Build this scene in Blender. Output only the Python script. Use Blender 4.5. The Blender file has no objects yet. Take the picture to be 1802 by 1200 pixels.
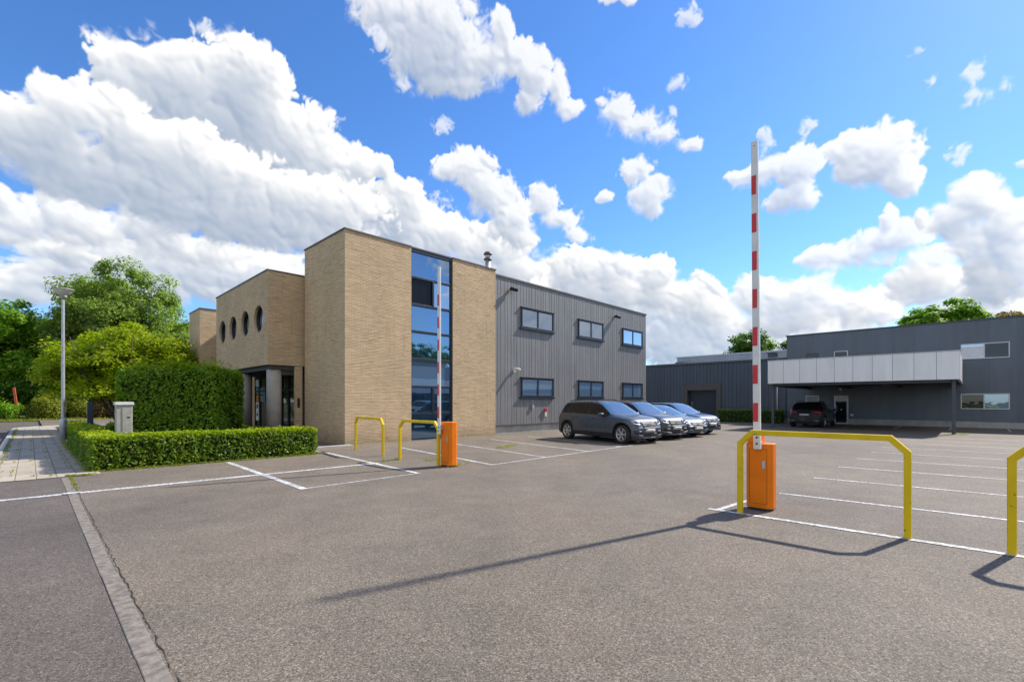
import bpy, bmesh, math, random
import numpy as np
from mathutils import Vector, Matrix
from mathutils.bvhtree import BVHTree
random.seed(7); RNG = np.random.default_rng(11)
C = bpy.context.scene.collection
R = math.radians
SC = bpy.context.scene

# ------------------------------------------------------------------ helpers
ORG = (-6.19, 17.45); ANG = math.atan2(829, 810)          # corner of the brick tower, direction of its long wall
E1 = (math.cos(ANG), math.sin(ANG)); E2 = (-math.sin(ANG), math.cos(ANG))
def W(a, b, z=0.0): return Vector((ORG[0]+a*E1[0]+b*E2[0], ORG[1]+a*E1[1]+b*E2[1], z))

def tag(o, label=None, cat=None, group=None, kind=None):
    if label: o['label'] = label
    if cat: o['category'] = cat
    if group: o['group'] = group
    if kind: o['kind'] = kind
    return o
def empty(name, loc=(0, 0, 0), rz=0.0):
    o = bpy.data.objects.new(name, None); C.objects.link(o)
    o.location = loc; o.rotation_euler.z = rz; o.empty_display_size = .2
    return o
def copy_tree(o, parent=None):
    c = o.copy(); C.objects.link(c); c.parent = parent
    for ch in list(o.children): copy_tree(ch, c)
    return c

class MB:
    """collects polygons; build() links them as one mesh object"""
    def __init__(s): s.v = []; s.f = []; s.m = []; s.sm = []
    def add(s, vs, fs, m=0, smooth=False):
        k = len(s.v); s.v.extend([tuple(p) for p in vs])
        for f in fs: s.f.append(tuple(i+k for i in f)); s.m.append(m); s.sm.append(smooth)
        return s
    def box(s, x0, x1, y0, y1, z0, z1, m=0, M=None):
        vs = [(x, y, z) for z in (z0, z1) for y in (y0, y1) for x in (x0, x1)]
        if M is not None: vs = [M @ Vector(p) for p in vs]
        return s.add(vs, [(0, 2, 3, 1), (4, 5, 7, 6), (0, 1, 5, 4), (2, 6, 7, 3), (0, 4, 6, 2), (1, 3, 7, 5)], m)
    def prism(s, poly, z0, z1, m=0, smooth=False):
        n = len(poly)
        vs = [(x, y, z0) for x, y in poly]+[(x, y, z1) for x, y in poly]
        fs = [tuple(range(n-1, -1, -1)), tuple(range(n, 2*n))]
        s.add(vs, fs, m)
        k = len(s.v)-2*n
        for i in range(n):
            j = (i+1) % n; s.f.append((k+i, k+j, k+n+j, k+n+i)); s.m.append(m); s.sm.append(smooth)
        return s
    def lathe(s, prof, n=24, m=0, M=None, smooth=True, cap=True):
        vs = []
        for r, z in prof:
            for i in range(n):
                t = 2*math.pi*i/n; vs.append(Vector((r*math.cos(t), r*math.sin(t), z)))
        if M is not None: vs = [M @ p for p in vs]
        fs = []
        for k in range(len(prof)-1):
            for i in range(n):
                j = (i+1) % n; fs.append((k*n+i, k*n+j, (k+1)*n+j, (k+1)*n+i))
        s.add(vs, fs, m, smooth)
        if cap:
            k0 = len(s.v)-len(vs)
            s.f.append(tuple(k0+i for i in range(n-1, -1, -1))); s.m.append(m); s.sm.append(False)
            q = k0+(len(prof)-1)*n; s.f.append(tuple(q+i for i in range(n))); s.m.append(m); s.sm.append(False)
        return s
    def tube(s, pts, rad, n=8, m=0, smooth=True):
        pts = [Vector(p) for p in pts]; vs = []
        if not hasattr(rad, '__len__'): rad = [rad]*len(pts)
        ref = None
        for i, p in enumerate(pts):
            d = (pts[min(i+1, len(pts)-1)]-pts[max(i-1, 0)]).normalized()
            if ref is None:
                ref = Vector((0, 0, 1)) if abs(d.z) < .9 else Vector((1, 0, 0))
            u = (ref-d*ref.dot(d)).normalized(); w = d.cross(u); ref = u
            for k in range(n):
                t = 2*math.pi*k/n; vs.append(p+(u*math.cos(t)+w*math.sin(t))*rad[i])
        fs = []
        for i in range(len(pts)-1):
            for k in range(n):
                j = (k+1) % n; fs.append((i*n+k, i*n+j, (i+1)*n+j, (i+1)*n+k))
        fs.append(tuple(range(n-1, -1, -1))); q = (len(pts)-1)*n; fs.append(tuple(q+k for k in range(n)))
        return s.add(vs, fs, m, smooth)
    def build(s, name, mats, parent=None, loc=None, bevel=0, seg=2, recalc=True):
        me = bpy.data.meshes.new(name); me.from_pydata([tuple(v) for v in s.v], [], s.f)
        if not isinstance(mats, (list, tuple)): mats = [mats]
        for m in mats: me.materials.append(m)
        me.polygons.foreach_set('material_index', s.m); me.polygons.foreach_set('use_smooth', s.sm)
        if recalc:
            bm = bmesh.new(); bm.from_mesh(me); bmesh.ops.recalc_face_normals(bm, faces=bm.faces); bm.to_mesh(me); bm.free()
        me.update()
        uv = me.uv_layers.new(name='UVMap')            # metric box mapping in the thing's own frame
        for p in me.polygons:
            n = p.normal; ax = max(range(3), key=lambda i: abs(n[i]))
            for li in p.loop_indices:
                c = me.vertices[me.loops[li].vertex_index].co
                uv.data[li].uv = (c.x, c.y) if ax == 2 else ((c.y+.13, c.z) if ax == 0 else (c.x, c.z))
        o = bpy.data.objects.new(name, me); C.objects.link(o)
        if parent: o.parent = parent
        if loc: o.location = loc
        if bevel:
            b = o.modifiers.new('b', 'BEVEL'); b.width = bevel; b.segments = seg; b.limit_method = 'ANGLE'; b.angle_limit = R(40)
        return o

# ------------------------------------------------------------------ node materials
class N:
    def __init__(s, name):
        s.mat = bpy.data.materials.new(name); s.mat.use_nodes = True
        s.t = s.mat.node_tree; s.t.nodes.clear()
        s.out = s.n('ShaderNodeOutputMaterial')
    def n(s, typ, ins=None, **kw):
        nd = s.t.nodes.new(typ)
        for k, v in kw.items(): setattr(nd, k, v)
        for k, v in (ins or {}).items(): s.set(nd, k, v)
        return nd
    def set(s, nd, k, v):
        sock = nd.inputs[k]
        if isinstance(v, bpy.types.NodeSocket): s.t.links.new(v, sock)
        else: sock.default_value = v
    def uv(s): return s.n('ShaderNodeUVMap', uv_map='UVMap').outputs[0]
    def obj(s): return s.n('ShaderNodeTexCoord').outputs['Object']
    def pos(s): return s.n('ShaderNodeNewGeometry').outputs['Position']
    def scale(s, vec, sc): return s.n('ShaderNodeMapping', {'Vector': vec, 'Scale': sc}).outputs[0]
    def noise(s, vec, scale, detail=3, rough=.5, dist=0): return s.n('ShaderNodeTexNoise', {'Vector': vec, 'Scale': scale, 'Detail': detail, 'Roughness': rough, 'Distortion': dist}).outputs[0]
    def ramp(s, fac, stops, interp='LINEAR'):
        r = s.n('ShaderNodeValToRGB', {'Fac': fac}); e = r.color_ramp; e.interpolation = interp
        while len(e.elements) < len(stops): e.elements.new(.5)
        for el, (p, c) in zip(e.elements, stops):
            el.position = p; el.color = (*c, 1) if hasattr(c, '__len__') else (c, c, c, 1)
        return r.outputs[0]
    def mix(s, fac, a, b, mode='MIX'):
        m = s.n('ShaderNodeMix', data_type='RGBA', blend_type=mode)
        def put(i, v):
            if isinstance(v, bpy.types.NodeSocket): s.t.links.new(v, m.inputs[i])
            elif i == 0: m.inputs[0].default_value = v
            else: m.inputs[i].default_value = (*v, 1) if hasattr(v, '__len__') else (v, v, v, 1)
        put(0, fac); put(6, a); put(7, b); return m.outputs[2]
    def math(s, op, a, b=0.0, c=0.0): return s.n('ShaderNodeMath', {0: a, 1: b, 2: c}, operation=op).outputs[0]
    def bump(s, h, strength=.3, dist=.01): return s.n('ShaderNodeBump', {'Height': h, 'Strength': strength, 'Distance': dist}).outputs[0]
    def finish(s, col=None, rough=.6, metal=0, normal=None, **kw):
        p = s.n('ShaderNodeBsdfPrincipled')
        if col is not None: s.set(p, 'Base Color', col if isinstance(col, bpy.types.NodeSocket) else (*col, 1))
        s.set(p, 'Roughness', rough); s.set(p, 'Metallic', metal)
        if normal is not None: s.set(p, 'Normal', normal)
        for k, v in kw.items(): s.set(p, k.replace('_', ' '), v)
        s.t.links.new(p.outputs[0], s.out.inputs[0]); return s.mat

def plain(name, col, rough=.5, metal=0, var=.12, sc=3.0, bump=0, **kw):
    m = N(name); v = m.obj()
    f = m.noise(v, sc, 4, .6)
    lo = tuple(c*(1-var) for c in col); hi = tuple(min(1, c*(1+var)) for c in col)
    c = m.ramp(f, [(.3, lo), (.7, hi)])
    r = m.math('MULTIPLY_ADD', m.noise(v, sc*4, 3), .2, rough-.1)
    nr = m.bump(m.noise(v, 60, 3), bump, .004) if bump else None
    return m.finish(c, r, metal, nr, **kw)

MAT = {}
def asphalt(name, base, dark, light, warm):
    m = N(name); v = m.pos()
    big = m.noise(v, .22, 4, .6); mid = m.noise(v, 1.6, 4, .6)
    n1 = m.noise(v, 50, 3, .62, 1.5); n2 = m.noise(v, 130, 2, .5, .6)
    vor = m.n('ShaderNodeTexVoronoi', {'Vector': v, 'Scale': 90.0, 'Randomness': 1.0}).outputs['Color']
    vv = m.n('ShaderNodeSeparateColor', {0: vor}).outputs[0]
    c = m.ramp(n1, [(.32, dark), (.46, base), (.54, base), (.65, light)])
    c = m.mix(m.math('MULTIPLY', m.math('GREATER_THAN', vv, .90), .62), c, light)
    c = m.mix(m.math('MULTIPLY', m.math('LESS_THAN', vv, .12), .6), c, tuple(x*.7 for x in dark))
    c = m.mix(.8, c, m.ramp(n2, [(.3, .52), (.5, .98), (.7, 1.45)]), 'MULTIPLY')
    c = m.mix(1, c, m.ramp(mid, [(.3, .88), (.7, 1.1)]), 'MULTIPLY')
    c = m.mix(1, c, m.ramp(big, [(.32, (.80, .80, .81)), (.5, (1, .99, .97)), (.68, warm)]), 'MULTIPLY')
    # long tyre-worn drifts
    dr = m.noise(m.scale(v, (.5, .09, 1)), 1.0, 3, .5)
    c = m.mix(1, c, m.ramp(dr, [(.35, .90), (.65, 1.06)]), 'MULTIPLY')
    # dark drips and greasy patches where cars have stood, paler dusty patches
    oil = m.noise(v, .55, 5, .7, .4)
    c = m.mix(m.ramp(oil, [(.60, 0), (.72, .30)]), c, (.075, .064, .052))
    c = m.mix(m.ramp(m.noise(v, 4.2, 4, .7), [(.66, 0), (.74, .35)]), c, (.085, .072, .058))
    c = m.mix(m.ramp(m.noise(v, .9, 5, .7), [(.60, 0), (.75, .22)]), c, (.30, .255, .205))
    # fine cracks
    ck = m.n('ShaderNodeTexVoronoi', {'Vector': m.n('ShaderNodeVectorMath', {0: v, 1: m.n('ShaderNodeTexNoise', {'Vector': v, 'Scale': 1.3, 'Detail': 5.0}).outputs['Color']}, operation='ADD').outputs[0], 'Scale': .16}, feature='DISTANCE_TO_EDGE').outputs['Distance']
    cm = m.math('MULTIPLY', m.math('LESS_THAN', ck, .0022), m.ramp(m.noise(v, .35, 2), [(.56, 0), (.66, .35)]))
    c = m.mix(cm, c, (.03, .027, .022))
    h = m.math('ADD', n1, m.math('MULTIPLY', n2, .5))
    return m.finish(c, m.math('MULTIPLY_ADD', n2, .25, .72), 0, m.bump(h, .55, .006), Specular_IOR_Level=.35)
MAT['lot'] = asphalt('lot_asphalt', (.165, .136, .106), (.082, .066, .051), (.325, .272, .215), (1.10, 1.05, .98))
MAT['road'] = asphalt('road_asphalt', (.120, .100, .086), (.064, .053, .046), (.23, .195, .168), (1.05, 1.03, 1.0))

def make_mats():
    # --- tan roman brick
    m = N('tan_brick'); u = m.uv()
    ux = m.n('ShaderNodeVectorMath', {0: u, 1: m.n('ShaderNodeVectorMath', {0: m.n('ShaderNodeTexNoise', {'Vector': u, 'Scale': 7.0, 'Detail': 3.0}).outputs['Color'], 1: (.010, .016, 0)}, operation='MULTIPLY').outputs[0]}, operation='ADD').outputs[0]
    def bk(c1, c2, mo):
        return m.n('ShaderNodeTexBrick', {'Vector': ux, 'Color1': c1, 'Color2': c2, 'Mortar': mo, 'Scale': 1.0, 'Mortar Size': .0075, 'Mortar Smooth': .4, 'Bias': -.1, 'Brick Width': .24, 'Row Height': .057}, offset=.43)
    b = bk((.69, .52, .335, 1), (.56, .415, .26, 1), (.45, .345, .23, 1))
    c = b.outputs[0]
    st = m.noise(m.scale(u, (1.6, 11, 1)), 1.0, 4, .7)
    c = m.mix(1, c, m.ramp(st, [(.28, (.52, .48, .44)), (.38, (.95, .94, .92)), (.65, (1.10, 1.08, 1.05))]), 'MULTIPLY')
    c = m.mix(.8, c, m.ramp(m.noise(u, .55, 4, .6), [(.3, (.86, .85, .84)), (.7, (1.1, 1.08, 1.05))]), 'MULTIPLY')
    # rain streaks under the coping, moss near the ground
    stz = m.n('ShaderNodeSeparateXYZ', {0: u}).outputs[1]
    foot = m.ramp(m.math('ADD', stz, m.math('MULTIPLY', m.noise(u, 2.5, 4), .9)), [(.45, .75), (1.0, 0)])
    c = m.mix(m.math('MULTIPLY', foot, .55), c, (.14, .12, .085))
    drk = m.noise(m.scale(u, (5, .35, 1)), 1.0, 4, .6)
    c = m.mix(m.ramp(drk, [(.58, 0), (.75, .28)]), c, (.19, .15, .105))
    h = m.math('ADD', m.math('MULTIPLY', b.outputs[1], -1.0), m.math('MULTIPLY', st, 1.1))
    MAT['brick'] = m.finish(c, .9, 0, m.bump(h, .75, .018), Specular_IOR_Level=.2)
    # --- grey standing boards
    m = N('grey_cladding'); u = m.uv()
    bd = m.n('ShaderNodeTexWhiteNoise', {'W': m.math('FLOOR', m.math('DIVIDE', m.n('ShaderNodeSeparateXYZ', {0: u}).outputs[0], .2))}, noise_dimensions='1D').outputs[0]
    c = m.ramp(bd, [(0, (.215, .212, .208)), (1, (.25, .246, .24))])
    c = m.mix(1, c, m.ramp(m.noise(m.scale(u, (9, .5, 1)), 1.0, 4, .6), [(.3, .86), (.7, 1.1)]), 'MULTIPLY')
    c = m.mix(.6, c, m.ramp(m.noise(u, .5, 4, .6), [(.3, .84), (.7, 1.12)]), 'MULTIPLY')
    MAT['clad'] = m.finish(c, .55, .15, m.bump(m.noise(m.scale(u, (20, 1, 1)), 1, 3), .12, .01))
    def sheet(name, col, rough=.5, metal=.2, panel=1.0, seam=.012):
        m = N(name); u = m.uv(); x = m.n('ShaderNodeSeparateXYZ', {0: u}).outputs[0]
        k = m.math('DIVIDE', x, panel)
        bd = m.n('ShaderNodeTexWhiteNoise', {'W': m.math('FLOOR', k)}, noise_dimensions='1D').outputs[0]
        c = m.ramp(bd, [(0, tuple(q*.94 for q in col)), (1, tuple(q*1.06 for q in col))])
        sm = m.math('LESS_THAN', m.math('FRACT', k), seam/panel)
        c = m.mix(m.math('MULTIPLY', sm, .5), c, tuple(q*.45 for q in col))
        c = m.mix(.7, c, m.ramp(m.noise(m.scale(u, (2.5, .35, 1)), 1.0, 4, .6), [(.3, .88), (.7, 1.1)]), 'MULTIPLY')
        return m.finish(c, m.math('MULTIPLY_ADD', m.noise(u, 1.5, 3), .2, rough-.1), metal)
    MAT['navy'] = sheet('slate_panel', (.118, .134, .158), .42, .15, 1.15, .010)
    MAT['rib'] = sheet('dark_rib_sheet', (.075, .100, .135), .42, .2, .9, 0)
    MAT['white_panel'] = sheet('pale_fascia', (.90, .885, .86), .45, .1, 5, 0)
    MAT['pale_sheet'] = sheet('pale_sheet', (.30, .315, .335), .5, .2, .8, .02)
    MAT['conc'] = plain('concrete', (.40, .385, .355), .85, 0, .22, 1.6, .25)
    MAT['strip'] = plain('strip_concrete', (.20, .172, .142), .9, 0, .42, 14, .9)
    MAT['column'] = plain('column_concrete', (.40, .37, .325), .8, 0, .15, 2.0, .15)
    MAT['coping'] = plain('coping_metal', (.13, .115, .10), .5, .4, .15)
    MAT['frame'] = plain('dark_blue_frame', (.018, .026, .042), .38, .1, .15)
    MAT['black'] = plain('black_plastic', (.013, .013, .014), .5, 0, .2)
    MAT['soffit'] = plain('soffit_paint', (.07, .066, .06), .7, 0, .15)
    MAT['alu'] = plain('silver_aluminium', (.55, .56, .58), .4, .35, .08)
    MAT['galv'] = plain('galvanised_steel', (.46, .48, .51), .45, .55, .16, 9)
    MAT['taupe'] = plain('portal_paint', (.085, .078, .075), .6, 0, .1)
    MAT['dkdoor'] = sheet('roller_door_paint', (.022, .038, .060), .45, .1, 6, 0)
    MAT['post'] = plain('slate_post', (.07, .078, .09), .45, .2, .1)
    MAT['red'] = plain('red_reflector', (.60, .02, .028), .35, 0, .1, 12)
    MAT['armwhite'] = plain('arm_white', (.72, .71, .68), .4, 0, .08, 6)
    MAT['lamp'] = plain('lamp_shade_grey', (.42, .42, .37), .5, .1, .1)
    MAT['glow'] = plain('lamp_lens', (.75, .74, .64), .3, 0, .05)
    MAT['bluepost'] = plain('navy_paint', (.010, .028, .062), .4, 0, .2, 8)
    MAT['cab'] = plain('cabinet_grey', (.40, .375, .32), .7, 0, .18, 5, .1)
    MAT['cabtop'] = plain('cabinet_cap', (.74, .71, .69), .6, 0, .1, 9)
    MAT['stake'] = plain('orange_marker', (.55, .10, .03), .6, 0, .15, 6)
    # yellow paint with chips, orange paint with scuffs
    def paint(name, col, rust, rough, th):
        m = N(name); v = m.obj()
        c = m.ramp(m.noise(v, 2.5, 4, .6), [(.3, tuple(q*.82 for q in col)), (.7, col)])
        n1 = m.noise(v, 17, 4, .65); c = m.mix(m.ramp(n1, [(th, 0), (th+.02, .9)]), c, rust)
        c = m.mix(m.ramp(m.noise(m.scale(v, (1, 1, .25)), 9, 4, .6), [(.55, 0), (.8, .35)]), c, tuple(q*.5 for q in col))
        return m.finish(c, m.math('MULTIPLY_ADD', m.noise(v, 20, 3), .25, rough-.12), 0, m.bump(n1, .1, .003), Specular_IOR_Level=.25)
    MAT['yellow'] = paint('yellow_paint', (.80, .545, .006), (.10, .05, .02), .5, .655)
    MAT['orange'] = paint('orange_paint', (.93, .215, .002), (.30, .09, .02), .5, .69)
    # line paint, worn
    m = N('line_paint'); v = m.pos()
    n1 = m.noise(v, 24, 4, .65); n2 = m.noise(v, 2.0, 3, .5)
    f = m.ramp(m.math('MULTIPLY_ADD', n2, .30, n1), [(.56, 1), (.68, 0)])
    c = m.mix(m.math('MULTIPLY', m.math('SUBTRACT', 1.0, f), .8), m.ramp(m.noise(v, 5, 3), [(.3, .70), (.7, .86)]), (.20, .18, .155))
    MAT['line'] = m.finish(c, .75, 0, m.bump(n1, .3, .003))
    # paving slabs with grassy joints
    m = N('paving_slabs'); u = m.uv()
    b = m.n('ShaderNodeTexBrick', {'Vector': u, 'Color1': (.47, .395, .305, 1), 'Color2': (.385, .325, .255, 1), 'Mortar': (.10, .11, .045, 1), 'Scale': 1.0, 'Mortar Size': .007, 'Mortar Smooth': .3, 'Brick Width': .31, 'Row Height': .46}, offset=0.0)
    c = m.mix(.8, b.outputs[0], m.ramp(m.noise(u, 3, 5, .65), [(.3, .78), (.7, 1.15)]), 'MULTIPLY')
    c = m.mix(.7, c, m.ramp(m.noise(u, 40, 3, .6), [(.3, .85), (.7, 1.12)]), 'MULTIPLY')
    MAT['slab'] = m.finish(c, .85, 0, m.bump(m.math('MULTIPLY', b.outputs[1], -1.0), .6, .012))
    # ground: rough grass / soil
    m = N('rough_grass'); v = m.pos()
    c = m.ramp(m.noise(v, 2.5, 6, .7), [(.3, (.035, .05, .012)), (.55, (.07, .10, .02)), (.75, (.12, .13, .035))])
    MAT['grass'] = m.finish(c, .95, 0, m.bump(m.noise(v, 14, 4), .8, .05))
    m = N('bed_soil'); v = m.pos()
    c = m.ramp(m.noise(v, 5, 6, .7), [(.35, (.03, .023, .015)), (.55, (.055, .06, .02)), (.75, (.09, .075, .05))])
    MAT['soil'] = m.finish(c, .95, 0, m.bump(m.noise(v, 20, 4), .8, .03))
    # window glass: coated, mirror-like, with a dark room behind the coating
    def glass(name, base, tint, f0, rough=.015):
        m = N(name)
        d = m.n('ShaderNodeBsdfPrincipled', {'Base Color': (*base, 1), 'Roughness': .25, 'Specular IOR Level': .08})
        g = m.n('ShaderNodeBsdfGlossy', {'Color': (*tint, 1), 'Roughness': rough})
        wv = m.bump(m.noise(m.obj(), .9, 2), .05, .05); m.set(g, 'Normal', wv)
        lw = m.n('ShaderNodeLayerWeight', {'Blend': .35 if f0 > .1 else .16}).outputs['Fresnel']
        fac = m.math('MULTIPLY_ADD', lw, 1-f0, f0)
        mx = m.n('ShaderNodeMixShader', {0: fac, 1: d.outputs[0], 2: g.outputs[0]})
        m.t.links.new(mx.outputs[0], m.out.inputs[0]); return m.mat
    MAT['bluepane'] = glass('blue_glass', (.012, .05, .10), (.27, .40, .54), .64)
    MAT['pane'] = glass('window_glass', (.02, .025, .03), (.86, .92, 1.0), .42)
    MAT['darkpane'] = glass('dark_glass', (.012, .012, .014), (.8, .85, .9), .05)
    MAT['spandrel'] = glass('spandrel_glass', (.13, .22, .33), (.42, .55, .70), .35)
    MAT['void'] = glass('open_window_dark', (.008, .008, .009), (.6, .6, .6), .012)
    MAT['carglass'] = glass('car_glass', (.006, .007, .008), (.55, .58, .62), .04)
    MAT['screen'] = glass('windscreen_glass', (.06, .085, .10), (.85, .95, 1.0), .26)
    MAT['tyre'] = plain('tyre_rubber', (.018, .018, .018), .85, 0, .15, 20)
    MAT['rim'] = plain('alloy', (.48, .48, .49), .35, .7, .06)
    MAT['chrome'] = plain('chrome', (.27, .27, .28), .55, .45, .03)
    MAT['headlight'] = glass('headlight_glass', (.20, .215, .23), (1, 1, 1), .08, .1)
    MAT['tail'] = glass('tail_light_glass', (.42, .008, .015), (1, .8, .8), .06)
    MAT['plate'] = plain('plate_white', (.50, .50, .485), .5, 0, .05)
    MAT['poster'] = plain('poster_print', (.62, .68, .66), .5, 0, .3, 5)
    MAT['notice'] = plain('orange_notice', (.65, .18, .03), .5, 0, .1)
    MAT['teal'] = plain('teal_notice', (.10, .22, .22), .5, 0, .3, 6)
    MAT['bark'] = plain('bark', (.085, .065, .048), .95, 0, .35, 6, .6)
    def leaf(name, cols, trans=.5, gloss=.55):
        m = N(name); cols = [tuple(min(.5, k*1.5) for k in c) for c in cols]
        rnd = m.n('ShaderNodeNewGeometry').outputs['Random Per Island']
        c = m.ramp(rnd, [(i/(len(cols)-1), k) for i, k in enumerate(cols)])
        c = m.mix(.8, c, m.ramp(m.noise(m.obj(), .55, 3, .6), [(.3, (.74, .80, .72)), (.7, (1.2, 1.14, 1.0))]), 'MULTIPLY')
        p = m.n('ShaderNodeBsdfPrincipled', {'Base Color': c, 'Roughness': gloss, 'Specular IOR Level': .22})
        tc = m.mix(1, c, (1.5, 1.75, .55), 'MULTIPLY')
        tr = m.n('ShaderNodeBsdfTranslucent', {'Color': tc})
        mx = m.n('ShaderNodeMixShader', {0: trans, 1: p.outputs[0], 2: tr.outputs[0]})
        m.t.links.new(mx.outputs[0], m.out.inputs[0]); return m.mat
    MAT['leaf_mid'] = leaf('leaf_mid_green', [(.040, .085, .014), (.065, .125, .02), (.10, .165, .03)])
    MAT['leaf_pale'] = leaf('leaf_grey_green', [(.10, .145, .030), (.15, .20, .045), (.21, .26, .085)])
    MAT['leaf_bright'] = leaf('leaf_bright_green', [(.075, .15, .012), (.125, .215, .018), (.18, .27, .03)])
    MAT['leaf_lime'] = leaf('leaf_lime', [(.15, .185, .010), (.21, .245, .012), (.28, .30, .018)], .55)
    MAT['leaf_hedge'] = leaf('leaf_hedge', [(.040, .080, .006), (.085, .145, .009), (.16, .215, .014)], .42, .42)
    MAT['leaf_tall'] = leaf('leaf_tall_hedge', [(.065, .13, .010), (.115, .20, .015), (.19, .27, .025)], .48, .34)
    MAT['leaf_yellow'] = leaf('leaf_yellow_green', [(.11, .13, .02), (.16, .18, .025), (.20, .17, .04)])
    MAT['leaf_red'] = leaf('leaf_russet', [(.10, .055, .03), (.15, .09, .045), (.12, .11, .04)])
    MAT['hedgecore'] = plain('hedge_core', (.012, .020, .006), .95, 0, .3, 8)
make_mats()

# ---- procedural clouds, drawn by azimuth / elevation -------------------
def _hash(ix, iy, s):
    h = (ix.astype(np.int64)*374761393 + iy.astype(np.int64)*668265263 + s*974711) & 0x7fffffff
    h = ((h ^ (h >> 13))*1274126177) & 0x7fffffff
    return ((h ^ (h >> 16)) & 0xffff).astype(np.float32)/65535.0
def vnoise(x, y, s):
    ix = np.floor(x); iy = np.floor(y); fx = x-ix; fy = y-iy
    fx = fx*fx*(3-2*fx); fy = fy*fy*(3-2*fy)
    a = _hash(ix, iy, s); b = _hash(ix+1, iy, s); c = _hash(ix, iy+1, s); d = _hash(ix+1, iy+1, s)
    return (a*(1-fx)+b*fx)*(1-fy)+(c*(1-fx)+d*fx)*fy
def fbm(x, y, s, o=5, g=.5):
    t = 0; a = 1; n = 0
    for k in range(o):
        t = t+a*vnoise(x, y, s+k*17); n += a; a *= g
        x, y = 1.6*x+1.2*y+3.1, -1.2*x+1.6*y+7.7
    return (t/n).astype(np.float32)
def puff(x, y, s):          # domes round scattered points: 1 at a point, 0 far from all
    ix = np.floor(x); iy = np.floor(y); best = np.zeros(x.shape, np.float32)
    for dx in (-1, 0, 1):
        for dy in (-1, 0, 1):
            cx = ix+dx; cy = iy+dy
            px = cx+_hash(cx, cy, s); py = cy+_hash(cx, cy, s+5); r = .65+.5*_hash(cx, cy, s+9)
            d2 = ((x-px)**2+(y-py)**2)/(r*r)
            best = np.maximum(best, np.sqrt(np.clip(1-d2, 0, 1)).astype(np.float32)*(.6+.4*r))
    return best
def blur(a, rx, ry):
    for ax, r in ((1, rx), (0, ry)):
        r = int(r)
        if r < 1: continue
        for _ in range(2):
            p = np.concatenate([np.repeat(a.take([0], ax), r+1, ax), a, np.repeat(a.take([-1], ax), r, ax)], ax)
            c = np.cumsum(p, ax, dtype=np.float64)
            a = ((c.take(range(2*r+1, p.shape[ax]), ax)-c.take(range(0, p.shape[ax]-2*r-1), ax))/(2*r+1)).astype(np.float32)
    return a
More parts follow.
